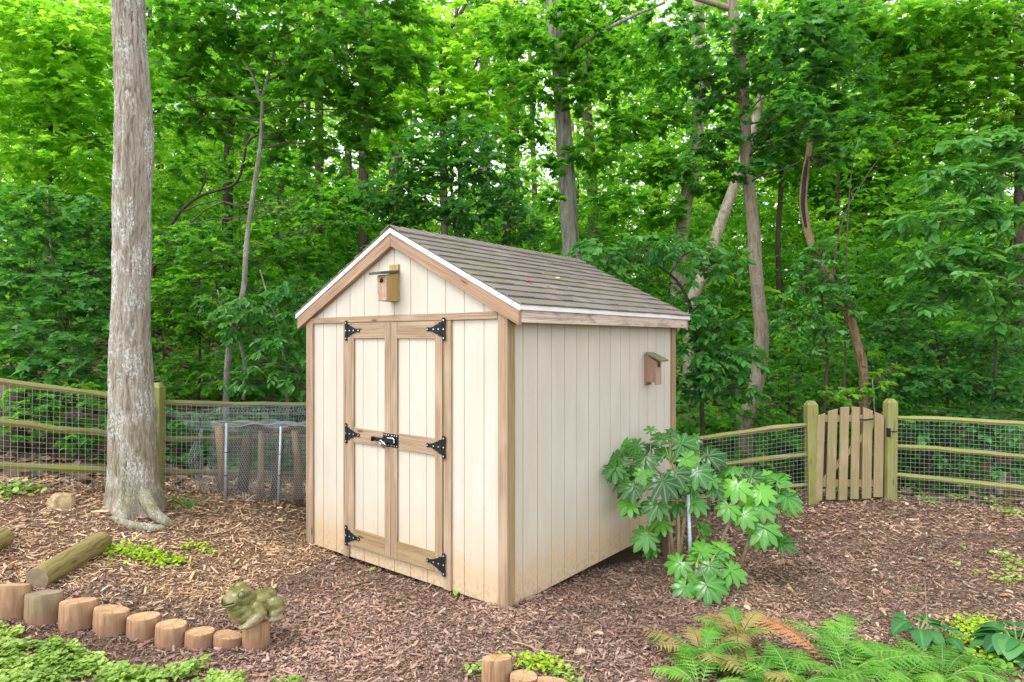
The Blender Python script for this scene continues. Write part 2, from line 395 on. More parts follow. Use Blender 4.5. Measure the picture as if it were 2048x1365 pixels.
# leaf outlines: list of faces, each a list of (x, y, z) with y along the leaf of length 1
OVAL = [[(0, 0, 0), (.17, .22, .05), (.25, .5, .07), (.14, .8, .03), (0, 1, -.06)], [(0, 0, 0), (0, 1, -.06), (-.14, .8, .03), (-.25, .5, .07), (-.17, .22, .05)]]
WIDE = [[(0, 0, 0), (.25, .18, .05), (.34, .48, .08), (.20, .78, .03), (0, 1, -.08)], [(0, 0, 0), (0, 1, -.08), (-.20, .78, .03), (-.34, .48, .08), (-.25, .18, .05)]]
_mp = [(0, 0, 0), (.26, -.10, .02), (.46, .08, .05), (.32, .20, .04), (.60, .52, .05), (.30, .50, .04), (.22, .62, .03), (0, 1.0, -.05)]
MAPLE = [_mp, [(-x, y, z) for x, y, z in reversed(_mp)]]
DIAM = [[(0, 0, 0), (.30, .45, .06), (0, 1, -.05), (-.30, .45, .06)]]
ROUND = [[(0, 0, 0), (.34, .12, .03), (.5, .5, .07), (.34, .88, .03), (0, .98, 0), (-.34, .88, .03), (-.5, .5, .07), (-.34, .12, .03)]]

def unit(a): return a / (np.linalg.norm(a, axis=-1, keepdims=True) + 1e-9)
class Leaves:
    """collects many leaves and links them as one mesh"""
    def __init__(s, shape): s.shape = shape; s.p = []; s.d = []; s.n = []; s.s = []; s.t = []
    def add(s, pos, d, nrm, size, tint):
        n = len(pos); s.p.append(pos); s.d.append(np.broadcast_to(d, (n, 3))); s.n.append(np.broadcast_to(nrm, (n, 3)))
        s.s.append(np.broadcast_to(size, (n,))); s.t.append(np.broadcast_to(tint, (n,)))
    def sprays(s, rng, o, d, L, m, size, tint, droop=.25, jit=.35, ang=55):
        """branchlets from o along d, length L, m leaves each"""
        n = len(o); t = np.linspace(.12, 1, m)[None, :, None]
        L = np.broadcast_to(np.asarray(L, float), (n,))[:, None, None]
        pos = o[:, None, :] + d[:, None, :] * L * t; pos[..., 2] -= (droop * L * t ** 2)[..., 0]
        up = np.array([0, 0, 1.]); sd = unit(np.cross(d, up))[:, None, :]
        sg = np.where(np.arange(m) % 2 == 0, 1., -1.)[None, :, None]; a = math.radians(ang)
        ca = np.where(np.arange(m) == m - 1, 1., math.cos(a))[None, :, None]; sa = np.where(np.arange(m) == m - 1, 0., math.sin(a))[None, :, None]
        ld = d[:, None, :] * ca + sd * sg * sa + rng.normal(0, jit * .6, (n, m, 3)); ld[..., 2] -= droop * 1.2
        ld = unit(ld); nn = up + rng.normal(0, jit, (n, m, 3)); nn = unit(nn - ld * (nn * ld).sum(-1, keepdims=True))
        sz = np.broadcast_to(np.asarray(size, float), (n,))[:, None] * rng.uniform(.65, 1.15, (n, m)) * (1 - .25 * (t[..., 0] > .95))
        tt = np.broadcast_to(np.asarray(tint, float), (n,))[:, None] + rng.normal(0, .10, (n, m))
        s.add(pos.reshape(-1, 3), ld.reshape(-1, 3), nn.reshape(-1, 3), sz.ravel(), tt.ravel())
    def clump(s, rng, c, r, nb, m, size, tint, droop=.25, jit=.35, flat=.6, blen=None, tv=.13):
        """a cloud of branchlets round c with radii r"""
        r = np.broadcast_to(np.asarray(r, float), (3,)) if np.ndim(r) else np.array([r, r, r * flat])
        q = rng.normal(0, 1, (nb, 3)); q = unit(q) * rng.uniform(0.15, 1, (nb, 1)) ** .45
        o = c + q * r; d = q + rng.normal(0, .6, (nb, 3)); d[:, 2] *= .35; d = unit(d)
        bl = (blen or .45 * float(r[0])) * rng.uniform(.6, 1.3, nb)
        s.sprays(rng, o - d * bl[:, None] * .5, d, bl, m, size, tint + rng.normal(0, tv, nb), droop, jit)
        return o, d, bl
    def build(s, name, m, parent=None):
        p = np.concatenate(s.p); d = np.concatenate(s.d); n = np.concatenate(s.n); sz = np.concatenate(s.s)[:, None]; t = np.clip(np.concatenate(s.t), 0, 1)
        x = np.cross(d, n); K = len(p)
        base = np.array([q for f in s.shape for q in f], float); nv = len(base)
        V = p[:, None, :] + sz[:, None, :] * (x[:, None, :] * base[None, :, :1] + d[:, None, :] * base[None, :, 1:2] + n[:, None, :] * base[None, :, 2:3])
        fl = [len(f) for f in s.shape]; nf = len(fl)
        me = bpy.data.meshes.new(name)
        me.vertices.add(K * nv); me.vertices.foreach_set('co', V.astype(np.float32).ravel())
        me.loops.add(K * nv); me.loops.foreach_set('vertex_index', np.arange(K * nv, dtype=np.int32))
        me.polygons.add(K * nf)
        st = (np.arange(K)[:, None] * nv + np.cumsum([0] + fl[:-1])[None, :]).ravel()
        me.polygons.foreach_set('loop_start', st.astype(np.int32))
        try: me.polygons.foreach_set('loop_total', np.tile(np.array(fl, np.int32), K))
        except Exception: pass
        ul = me.uv_layers.new(name='UVMap'); ul.data.foreach_set('uv', np.tile(base[:, :2].astype(np.float32), (K, 1)).ravel())
        a = me.attributes.new('tint', 'FLOAT', 'FACE'); a.data.foreach_set('value', np.repeat(t, nf).astype(np.float32))
        me.materials.append(m); me.update(calc_edges=True); me.validate()
        o = bpy.data.objects.new(name, me); col.objects.link(o)
        if parent: o.parent = parent
        return o
    def count(s): return sum(len(q) for q in s.p)

def colmesh(name, V, nv_per, faces_per, colr, m):
    """many small pieces: V (K, nv, 3), faces_per list of index tuples, colr (K,3)"""
    K = len(V); me = bpy.data.meshes.new(name)
    me.vertices.add(K * nv_per); me.vertices.foreach_set('co', V.astype(np.float32).ravel())
    li = np.concatenate([np.array(f) for f in faces_per]); L = len(li)
    idx = (np.arange(K)[:, None] * nv_per + li[None, :]).astype(np.int32).ravel()
    me.loops.add(K * L); me.loops.foreach_set('vertex_index', idx)
    fl = [len(f) for f in faces_per]; nf = len(fl); me.polygons.add(K * nf)
    me.polygons.foreach_set('loop_start', (np.arange(K)[:, None] * L + np.cumsum([0] + fl[:-1])[None, :]).astype(np.int32).ravel())
    try: me.polygons.foreach_set('loop_total', np.tile(np.array(fl, np.int32), K))
    except Exception: pass
    a = me.attributes.new('col', 'FLOAT_COLOR', 'FACE'); c = np.repeat(np.c_[np.clip(colr, 0, 1), np.ones(K)], nf, axis=0)
    a.data.foreach_set('color', c.astype(np.float32).ravel())
    me.materials.append(m); me.update(calc_edges=True); me.validate()
    o = bpy.data.objects.new(name, me); col.objects.link(o); return o

# ================================================================== SETTING: ground
def build_ground():
    n = 300; s = np.linspace(-1, 1, n)
    xs = 8.5 * s + 150 * s ** 9; ys = 6.5 + 7.5 * s + 150 * s ** 9
    X, Y = np.meshgrid(xs, ys); Z = ground(X.ravel(), Y.ravel())
    V = np.c_[X.ravel(), Y.ravel(), Z]
    i = np.arange(n * n).reshape(n, n)
    Fq = np.stack([i[:-1, :-1], i[:-1, 1:], i[1:, 1:], i[1:, :-1]], -1).reshape(-1, 4)
    me = bpy.data.meshes.new('ground'); me.from_pydata(V.tolist(), [], Fq.tolist()); me.materials.append(M['soil'])
    me.polygons.foreach_set('use_smooth', np.ones(len(Fq), bool))
    o = bpy.data.objects.new('ground', me); col.objects.link(o); tag(o, 'brown mulched soil rising into the wooded hillside', kind='structure')
build_ground()

# ================================================================== SHED
W, L = 2.451, 2.789
SX, SY, SYAW = -.0353, 4.671, -.6762
shed = empty('garden_shed', (SX, SY, 0), SYAW, 'cream wooden garden shed with double doors, timber trim and shingled gable roof', 'shed')
SM = Matrix.Translation((SX, SY, 0)) @ Matrix.Rotation(SYAW, 4, 'Z')
def sw(x, y, z): return np.array(SM @ Vector((x, y, z)))
RX, RZ = -1.218, 2.885                     # ridge, top of the roof deck
EXR, EXL = .155, -2.591                    # eaves
def zr(x): return RZ - abs(x - RX) * .5    # deck top
def plank(mb, x0, x1, zb, ztop, y0, y1, mi=0):
    xs = [x0] + ([RX] if x0 < RX < x1 else []) + [x1]
    poly = [(x0, zb), (x1, zb)] + [(x, ztop(x)) for x in reversed(xs)]
    mb.prism(poly, y0, y1, mi)
gx = sorted([-.022 - .2 * k for k in range(13) if -.022 - .2 * k > -W + .01] + [-W, 0.0])
DL, DR, DB, DT = -1.815, -.631, .118, 2.096
def front_wall(name, yf_, yb, door):
    mb = MB(); gap = .0034
    top = lambda x: zr(x) - .05
    for a, b in zip(gx[:-1], gx[1:]):
        a2, b2 = a + gap, b - gap
        if b2 - a2 < .004: continue
        if not door or b2 <= DL - .04 or a2 >= DR + .04: plank(mb, a2, b2, 0, top, yf_, yb)
        else:
            plank(mb, a2, b2, 0, lambda x: DB, yf_, yb); plank(mb, a2, b2, DT, top, yf_, yb)
            if a2 < DL - .04: plank(mb, a2, DL - .04, DB + .001, lambda x: DT - .001, yf_, yb)
            if b2 > DR + .04: plank(mb, DR + .04, b2, DB + .001, lambda x: DT - .001, yf_, yb)
    s = 1 if yb > yf_ else -1
    plank(mb, -W + .003, -.003, .004, lambda x: zr(x) - .054, yf_ + .007 * s, yb - .003 * s, 1)
    return mb.build(name, [M['siding'], M['groove']], shed)
front_wall('wall', 0.0, .022, True)
front_wall('wall', L, L - .022, False)
def side_wall(x_out, x_in, off):
    mb = MB(); ys = [.024] + [off + .183 * k for k in range(20) if .05 < off + .183 * k < L - .05] + [L - .024]
    zt = 2.14
    lo, hi = min(x_out, x_in), max(x_out, x_in)
    for a, b in zip(ys[:-1], ys[1:]): mb.box((lo, a + .0032, 0), (hi, b - .0032, zt))
    s = 1 if x_in > x_out else -1
    p, q = sorted((x_out + .007 * s, x_in - .003 * s))
    mb.box((p, .027, .003), (q, L - .027, zt - .004), mi=1)
    return mb.build('wall', [M['siding'], M['groove']], shed)
side_wall(0, -.022, .187); side_wall(-W, -W + .022, .187)
mb = MB(); mb.box((-W + .05, .05, .03), (-.05, L - .05, .12)); mb.build('floor', M['trim_low'], shed)
# trim
def board(name, lo, hi, m='trim', parent=shed, bev=.003, axis=None, mtx=None):
    b = MB(); b.box(lo, hi, axis, mtx=mtx); return b.build(name, M[m], parent, bevel=bev)
def ctop(x): return zr(x) - .06
board('corner_trim', (-.072, -.022, 0), (.020, -.0005, 2.15)); board('corner_trim', (.0005, .0005, 0), (.020, .072, 2.10), 'trim_low')
board('corner_trim', (-W - .020, -.022, 0), (-W + .085, -.0005, 2.15)); board('corner_trim', (-W - .02, .0005, 0), (-W - .0005, .07, 2.10), 'trim_low')
board('corner_trim', (.0005, L - .072, 0), (.020, L - .0005, 2.10), 'trim_low'); board('corner_trim', (-.072, L + .0005, 0), (.020, L + .022, 2.15), 'trim_low')
board('corner_trim', (-W - .02, L + .0005, 0), (-W + .085, L + .022, 2.15), 'trim_low')
board('header_trim', (-W + .0865, -.024, 2.100), (-.0735, -.0005, 2.156))
board('door_jamb', (DL - .080, -.020, .0), (DL - .004, -.0005, 2.0985)); board('door_jamb', (DR + .004, -.020, .0), (DR + .085, -.0005, 2.0985))
# rake boards (front and back), drip edge, fascia
def rake(y0, y1, xe, zt0, zt1, m, name, bev=.002, ext=0.0):
    b = MB(); s = 1 if xe > RX else -1
    x0 = RX + s * .0008
    b.prism([(x0, zr(x0) - zt1), (xe, zr(xe) - zt1), (xe, zr(xe) - zt0), (x0, zr(x0) - zt0)], y0, y1)
    o = b.build(name, M[m], shed, bevel=bev)
    me = o.data; ul = me.uv_layers[0].data; off = random.random() * 40
    for lp in me.loops:
        v = me.vertices[lp.vertex_index].co; ul[lp.index].uv = ((v.x - RX) * 1.118 * s + off, v.z + abs(v.x - RX) * .5 + v.y + off)
for y0, y1 in ((-.048, -.012), (L + .012, L + .048)):
    for xe in (EXR - .012, EXL + .012):
        rake(y0, y1, xe, .040, .155, 'rake', 'rake_board')
for y0, y1 in ((-.056, -.049), (L + .049, L + .056)):
    for xe in (EXR + .004, EXL - .004): rake(y0, y1, xe, .004, .044, 'white', 'drip_edge', 0)
for s, xo in ((1, EXR), (-1, EXL)):
    a, b_ = sorted((xo - s * .013, xo - s * .049))
    board('fascia', (a, -.011, 2.070), (b_, L + .011, 2.182), 'fascia')
    a, b_ = sorted((xo + s * .005, xo - s * .0125)); board('drip_edge', (a, -.0485, 2.160), (b_, L + .0485, 2.199), 'white', bev=0)
# roof: deck + shingle courses + ridge caps
def build_roof():
    b = MB(); rng = random.Random(4)
    ya, yb = -.060, L + .060
    for s, xe in ((1, EXR + .012), (-1, EXL - .012)):
        slope = math.hypot(xe - RX, (xe - RX) * .5); ux, uz = s / math.hypot(1, .5), -.5 / math.hypot(1, .5); nx, nz = s * .5 / math.hypot(1, .5), 1 / math.hypot(1, .5)
        def pt(d, y, h): return (RX + ux * d + nx * h, y, RZ + uz * d + nz * h)
        # deck
        q = [pt(0, ya + .012, -.022), pt(slope - .014, ya + .012, -.022), pt(slope - .014, ya + .012, -.001), pt(0, ya + .012, -.001)]
        q2 = [(x, yb - .012, z) for x, y, z in q]
        b.add(q + q2, [(0, 1, 2, 3), (7, 6, 5, 4), (0, 4, 5, 1), (1, 5, 6, 2), (2, 6, 7, 3), (3, 7, 4, 0)], None, 1)
        nC = 12; ex = slope / nC
        for k in range(nC):
            d0, d1 = ex * k - .02, ex * (k + 1)
            y = ya - (rng.random() * .15 if k % 2 else 0)
            first = True
            while y < yb - .001:
                yn = min(yb, y + rng.uniform(.13, .20)); y0 = max(ya, y)
                if yn - y0 < .02: y = yn; continue
                th = .010 + rng.random() * .006; dd = d1 + rng.uniform(-.004, .005)
                p = [pt(max(d0, .0), y0, .000), pt(dd, y0, .0035), pt(dd + rng.uniform(-.002, .002), yn, .0035), pt(max(d0, .0), yn, .000)]
                t = [pt(max(d0, .0), y0, .003), pt(dd, y0, .0035 + th), pt(dd, yn, .0035 + th + rng.uniform(-.001, .002)), pt(max(d0, .0), yn, .003)]
                fs = [(4, 5, 6, 7), (1, 5, 4, 0), (2, 6, 5, 1), (3, 7, 6, 2), (0, 3, 2, 1)]
                if s < 0: fs = [tuple(reversed(f)) for f in fs]
                b.add(p + t, fs, None, 0, min(1, max(0, rng.gauss(.5, .22)))); y = yn
    y = ya
    while y < yb - .02:
        yn = min(yb, y + .125); h0, h1 = .012, .020
        for s in (1, -1):
            ux, uz, nx, nz = s * .894, -.447, s * .447, .894
            def pt(d, yy, h): return (RX + ux * d + nx * h * .5, yy, RZ + .004 + uz * d + h)
            p = [pt(0, y, h1), pt(.13, y, h1), pt(.13, yn + .01, h0), pt(0, yn + .01, h0), pt(0, y, h1 - .009), pt(.13, y, h1 - .009), pt(.13, yn, h0 - .009)]
            fs = [(0, 1, 2, 3), (0, 4, 5, 1), (1, 5, 6, 2)]
            if s < 0: fs = [tuple(reversed(f)) for f in fs]
            b.add(p, fs, None, 0, min(1, max(0, rng.gauss(.62, .15))))
        y = yn
    return b.build('roof', [M['shingle'], M['trim_low']], shed)
build_roof()
# supporting pier
b = MB()
for k in range(3): b.box((-.30 + k * .1, L - .10, -.45), (-.205 + k * .1, L - .03, -.003), 2)
b.build('pier', M['trim_low'], shed, bevel=.003)
b = MB()
for k in range(3): b.box((-W + .05 + k * .1, L - .10, -.3), (-W + .145 + k * .1, L - .03, -.003), 2)
b.build('pier', M['trim_low'], shed, bevel=.003)

# ---- doors
def hinge(parent, xh, z, s):
    """black T hinge: butt leaf on the jamb at xh, strap running s along the door"""
    b = MB(); y0, y1 = -.036, -.031
    def pr(poly, a=y0, c=y1, mi=0): b.prism([(xh + s * x, z + zz) for x, zz in (poly if s > 0 else reversed(poly))], a, c, mi)
    pr([(-.036, -.085), (-.030, -.09), (-.006, -.09), (-.004, -.085), (-.004, .085), (-.006, .09), (-.030, .09), (-.036, .085), (-.036, .04), (-.032, .03), (-.032, -.03), (-.036, -.04)])
    pr([(.004, -.055), (.03, -.055), (.04, -.042), (.065, -.036), (.085, -.026), (.12, -.016), (.145, -.012), (.15, -.016), (.165, -.016), (.174, -.007), (.174, .007), (.165, .016), (.15, .016), (.145, .012), (.12, .016), (.085, .026), (.065, .036), (.04, .042), (.03, .055), (.004, .055)])
    b.tube([(xh, -.036, z - .06), (xh, -.036, z + .06)], .006, 8)
    for x, zz in ((-.02, -.07), (-.02, 0), (-.02, .07), (.035, 0), (.09, 0), (.16, 0)):
        b.tube([(xh + s * x, -.0365, z + zz), (xh + s * x, -.0395, z + zz)], .0062, 8, 1)
    o = b.build('hinge', [M['iron'], M['zinc']], parent); return o
def door(x0, x1, hs, hx):
    ys, yb = -.031, -.0125
    b = MB(); xs = [x0 + .006] + [g for g in gx if x0 + .02 < g < x1 - .02] + [x1 - .006]
    for a, c in zip(xs[:-1], xs[1:]): b.box((a + .003, -.012, DB + .004), (c - .003, .004, DT - .004), 2)
    b.box((x0 + .007, -.006, DB + .006), (x1 - .007, .0015, DT - .006), 2, mi=1)
    d = b.build('door', [M['siding'], M['groove']], shed)
    wl, wr = (.082, .078) if hs > 0 else (.076, .080)
    rb = lambda n, lo, hi, m='trim': board(n, lo, hi, m, d, .0025)
    rb('stile', (x0, ys, DB), (x0 + wl, yb, DT)); rb('stile', (x1 - wr, ys, DB), (x1, yb, DT))
    for z0, z1, m in ((1.957, DT - .001, 'trim'), (1.036, 1.170, 'trim'), (DB + .001, .270, 'trim_low')):
        rb('rail', (x0 + wl + .0008, ys + .0015, z0), (x1 - wr - .0008, yb, z1), m)
    for z in (2.03, 1.110, .195): hinge(d, hx, z, hs)
    return d
dl = door(DL, -1.2365, 1, DL - .002); dr = door(-1.2335, DR, -1, DR + .002)
b = MB()
for x0, x1 in ((-1.330, -1.238), (-1.232, -1.135)):
    b.box((x0, -.0345, 1.048), (x1, -.0315, 1.160), 0)
    for zz in (1.062, 1.146):
        for x in ((x0 + .018), (x1 - .018), (x0 + x1) / 2): b.tube([(x, -.035, zz), (x, -.038, zz)], .006, 8, 1)
b.box((-1.440, -.052, 1.086), (-1.20, -.046, 1.118), 0); b.box((-1.44, -.075, 1.082), (-1.425, -.046, 1.122), 2)
b.box((-1.315, -.056, 1.078), (-1.30, -.034, 1.126), 2); b.box((-1.262, -.056, 1.078), (-1.247, -.034, 1.126), 2); b.box((-1.19, -.058, 1.078), (-1.165, -.034, 1.126), 2)
b.tube([(-1.26, -.05, 1.125), (-1.18, -.055, 1.128), (-1.165, -.055, 1.12), (-1.163, -.055, 1.09)], .005, 8, 1)
b.build('latch', [M['iron'], M['zinc']], dr, bevel=.001)
# padlock hanging from the latch
b = MB(); pc = sw(-1.315, -.068, 1.085)
mt = Matrix.Translation(pc) @ Matrix.Rotation(SYAW, 4, 'Z') @ Matrix.Rotation(R(-62), 4, 'Y')
b.box((-.022, -.011, -.062), (.022, .011, -.018), 2, mtx=mt)
pl = MB(); pl.add(*[b.v, b.f], None, 0)
an = np.linspace(0, math.pi, 9); pts = [(-.014, 0, -.02)] + [(-.014 * math.cos(a), 0, .006 + .014 * math.sin(a)) for a in an] + [(.014, 0, -.02)]
pk = pl.build('padlock', M['steel'], bevel=.003); tag(pk, 'small steel padlock hanging on the black latch of the shed doors', 'padlock')
s_ = MB(); s_.tube([mt @ Vector(q) for q in pts], .0038, 8); s_.build('shackle', M['zinc'], pk, smooth=True)

for X_, Y_, r_, lab in ((-.27, .62, .03, 'curled reddish dead leaf lying on the shed roof'), (-.42, 1.25, .022, 'small pale dead leaf lying on the shed roof')):
    b = MB(); q = [(0, -1.6, 0), (.8, -.5, .35), (.5, .6, .2), (0, 1.4, .3), (-.6, .5, .5), (-.7, -.6, .15)]
    b.add([(x * r_, y * r_, z * r_) for x, y, z in q], [(0, 1, 2, 3), (0, 3, 4, 5)]); o = b.build('dead_leaf', plain('dead leaf', (.30, .13, .09) if r_ > .025 else (.55, .45, .32), .8), None, loc=sw(X_, Y_, zr(X_) + .024)); o.rotation_euler = (.1, .45, SYAW); tag(o, lab, 'dead leaf')
b = MB(); b.tube([(0, 0, 0), (.06, .03, .006), (.13, .05, .0)], [.003, .0025, .0015], 5); o = b.build('twig', M['fatstem'], None, loc=sw(-.2, .75, zr(-.2) + .024)); o.rotation_euler = (0, .42, SYAW + .6); tag(o, 'thin pale twig lying on the shed roof', 'twig')

# ---- birdhouses
def birdhouse(loc, rz, w, d, h0, h1, mats, label, below):
    """x across, y towards the wall (0 = wall), front at -d; h1 height at the back, h0 at the front"""
    root = empty('birdhouse', loc, rz, label, 'birdhouse')
    side, front, roof, back = mats
    t = .016; hw = w / 2
    for s in (-1, 1):
        b = MB(); xa, xb = sorted((s * hw, s * (hw - t)))
        f = [(-d + t, 0), (-.019, 0), (-.019, h1), (-d + t, h0)]
        vs = [(xa, y, z) for y, z in f] + [(xb, y, z) for y, z in f]; n = 4
        fs = [(3, 2, 1, 0), (4, 5, 6, 7)] + [(i, (i + 1) % n, (i + 1) % n + n, i + n) for i in range(n)]
        ou = random.random() * 30
        b.add(vs, fs, [(v[2] + ou, v[1] + ou + v[0]) for v in vs]); b.build('side_panel', M[side], root)
    b = MB(); b.box((-hw, -d, -below), (hw, -d + t - .0005, h0 - .001), 2); fp = b.build('front_panel', M[front], root, bevel=.002)
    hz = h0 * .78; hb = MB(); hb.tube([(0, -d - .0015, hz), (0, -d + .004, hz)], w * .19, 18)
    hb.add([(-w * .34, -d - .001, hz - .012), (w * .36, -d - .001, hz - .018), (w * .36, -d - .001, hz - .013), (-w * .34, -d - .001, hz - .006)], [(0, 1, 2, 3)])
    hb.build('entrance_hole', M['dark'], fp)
    b = MB(); b.box((-hw, -.018, -.03 if below else 0), (hw, -.0005, h1 + (-.004 if below else .075)), 2); b.build('back_board', M[back], root, bevel=.003)
    sl_ = math.atan2(h1 - h0, d); ln = d + .055
    b = MB(); b.box((-hw - .018, -ln, 0), (hw + .018, .0, .021), 1)
    o = b.build('box_roof', M[roof], root, bevel=.002); o.location = (0, -.0195, h1 + .003); o.rotation_euler = (sl_, 0, 0)
    b = MB(); b.box((-hw + t + .0005, -d + t + .0005, .002), (hw - t - .0005, -.0195, .016)); b.build('floor_panel', M[side], root)
    return root
q = sw(-1.213, -.001, 2.268)
birdhouse(q, SYAW, .113, .145, .215, .235, ('treated', 'box_face', 'greenpaint', 'treated'), 'pale birdhouse with dark green lid under the shed gable', 0)
q = sw(.001, 2.185, 1.535)
birdhouse(q, SYAW + R(90), .118, .125, .215, .272, ('cedar', 'cedar', 'mossy_roof', 'cedar'), 'reddish brown birdhouse with mossy sloping lid on the side wall of the shed', .025)

# ================================================================== FENCES
def fence_pt(px, py): # on the fence line
    Y = 6.0
    for _ in range(40): Y = .5 * Y + .5 * yf((px - CXP) / F * Y)
    return P(px, py, Y)
def rail(root, pts, m='mossrail', r=.043, seed=0):
    rng = np.random.default_rng(seed + 5); p = np.array(pts); n = 9
    t = np.linspace(0, 1, n); q = p[0] + (p[-1] - p[0]) * t[:, None] if len(p) == 2 else np.stack([np.interp(t, np.linspace(0, 1, len(p)), p[:, k]) for k in range(3)], 1)
    q[1:-1, 2] += rng.normal(0, .0035, n - 2); rr = r * (1 + rng.normal(0, .06, n)); rr[0] *= .7; rr[-1] *= .7
    b = MB(); b.tube(q, rr, 6, flat=.75, jit=.07, rng=rng); return b.build('rail', M[m], root)
def post(root, base, h, w=.062, m='mossrail', seed=0):
    b = MB(); x, y, z = base; rng = random.Random(seed); th = rng.uniform(-.05, .05) + SYAW * 0
    mt = Matrix.Translation((x, y, z)) @ Matrix.Rotation(th, 4, 'Z') @ Matrix.Rotation(rng.uniform(-.015, .015), 4, 'Y')
    b.box((-w, -w, -.25), (w, w, h - .05), 2, mtx=mt)
    tp = [(-w, -w, h - .05), (w, -w, h - .05), (w, w, h - .05), (-w, w, h - .05), (-w * .55, -w * .55, h), (w * .55, -w * .55, h), (w * .55, w * .55, h), (-w * .55, w * .55, h)]
    b.add([mt @ Vector((v[0], v[1], v[2] + .0005)) for v in tp], [(0, 1, 5, 4), (1, 2, 6, 5), (2, 3, 7, 6), (3, 0, 4, 7), (4, 5, 6, 7)], [(v[2] * 1.0, v[0] + v[1]) for v in tp])
    return b.build('post', M[m], root, bevel=.006)
def wire_panel(root, A, B, hA, hB, cell=.05, th=.0012, seed=0, off=.05, wob=.012):
    """welded wire between ground points A and B"""
    rng = np.random.default_rng(seed); A = np.array(A); B = np.array(B); d = (B - A)[:2]; Ln = np.linalg.norm(d); d = d / Ln
    nrm = np.array([d[1], -d[0]]);
    if nrm[1] > 0: nrm = -nrm
    b = MB(); nu = int(Ln / cell); nvv = int(max(hA, hB) / cell)
    def pt(u, v):
        xy = A[:2] + d * u * Ln + nrm * (off + wob * math.sin(u * 7 + v * 3 + seed))
        g = gz(xy[0], xy[1]) if False else A[2] + (B[2] - A[2]) * u
        return np.array([xy[0], xy[1], g + v * (hA + (hB - hA) * u) + wob * .6 * math.sin(u * 11 + seed)])
    for i in range(nu + 1):
        u = i / nu; sk = .006 * math.sin(i * .7); b.tube([pt(u + sk * v, v) for v in np.linspace(0, 1, 5)], th, 3, cap=False)
    for j in range(nvv + 1):
        v = j / nvv; b.tube([pt(u, v) + np.array([0, 0, .004 * math.sin(u * 30 + j)]) for u in np.linspace(0, 1, 10)], th, 3, cap=False)
    return b.build('wire_mesh', M['wire'], root)
# left run
fl = empty('split_rail_fence', fence_pt(313, 985), 0, 'mossy split rail fence with welded wire behind the big tree', 'fence')
bpy.context.view_layer.update()
def under(o, root): o.parent = root; o.matrix_parent_inverse = root.matrix_world.inverted()
parts = []
for k, ys in enumerate(([(-60, 754), (100, 776), (200, 790), (309, 804)], [(-60, 838), (100, 856), (200, 866), (309, 884)], [(-60, 927), (100, 936), (200, 940), (309, 944)])):
    parts.append(rail(None, [fence_pt(x, y) for x, y in ys], 'mossrail', .044, k))
for k, ys in enumerate(([(317, 804), (450, 808), (600, 809), (660, 811)], [(317, 879), (450, 876), (600, 874), (660, 873)], [(317, 944), (450, 945), (600, 948), (660, 949)])):
    parts.append(rail(None, [fence_pt(x, y) for x, y in ys], 'darkrail', .042, k + 3))
pb = fence_pt(313, 985); pb[2] = gz(pb[0], pb[1]); parts.append(post(None, pb, P(313, 766, pb[1])[2] - pb[2], .055, 'mossrail', 1))
pb = np.array([-5.2, yf(-5.2), 0]); pb[2] = gz(pb[0], pb[1]); parts.append(post(None, pb, 1.2, .055, 'mossrail', 2))
pb = np.array([-2.15, yf(-2.15), 0]); pb[2] = gz(pb[0], pb[1]); parts.append(post(None, pb, 1.2, .055, 'darkrail', 3))
def gpt(px):
    p = fence_pt(px, 900); p[2] = gz(p[0], p[1]) - .03; return p
a, c = gpt(-70), gpt(309); parts.append(wire_panel(None, a, c, fence_pt(-70, 757)[2] - a[2], fence_pt(309, 806)[2] - c[2], seed=1))
a, c = gpt(317), gpt(660); parts.append(wire_panel(None, a, c, fence_pt(317, 808)[2] - a[2], fence_pt(660, 812)[2] - c[2], seed=2))
for o in parts: under(o, fl)
# middle run, from behind the shed to the gate
fm = empty('split_rail_fence', P(1624, 1002, 8.0), 0, 'mossy split rail fence running downhill between the shed and the garden gate', 'fence'); bpy.context.view_layer.update(); parts = []
def mid(px, py): return P(px, py, 8.0 + (1618 - px) * .0006)
for k, (y0, y1) in enumerate(((885, 850), (946, 909), (1003, 970))):
    parts.append(rail(None, [mid(1330, y0 + (3, 2, 4)[k]), mid(1480, (y0 + y1) / 2 - 3), mid(1612, y1)], 'mossrail', .042, k + 9))
pb = P(1624, 1002, 8.0); pb[2] = gz(pb[0], pb[1]); parts.append(post(None, pb, P(1624, 802, 8.0)[2] - pb[2], .066, 'mossrail', 4))
pb = mid(1325, 1000); pb[2] = gz(pb[0], pb[1]); parts.append(post(None, pb, 1.2, .06, 'darkrail', 5))
a = mid(1330, 1045); c = mid(1618, 1000); a[2] = gz(a[0], a[1]) - .02; c[2] = gz(c[0], c[1]) - .02
parts.append(wire_panel(None, a, c, mid(1330, 888)[2] - a[2], mid(1618, 852)[2] - c[2], seed=3))
for o in parts: under(o, fm)
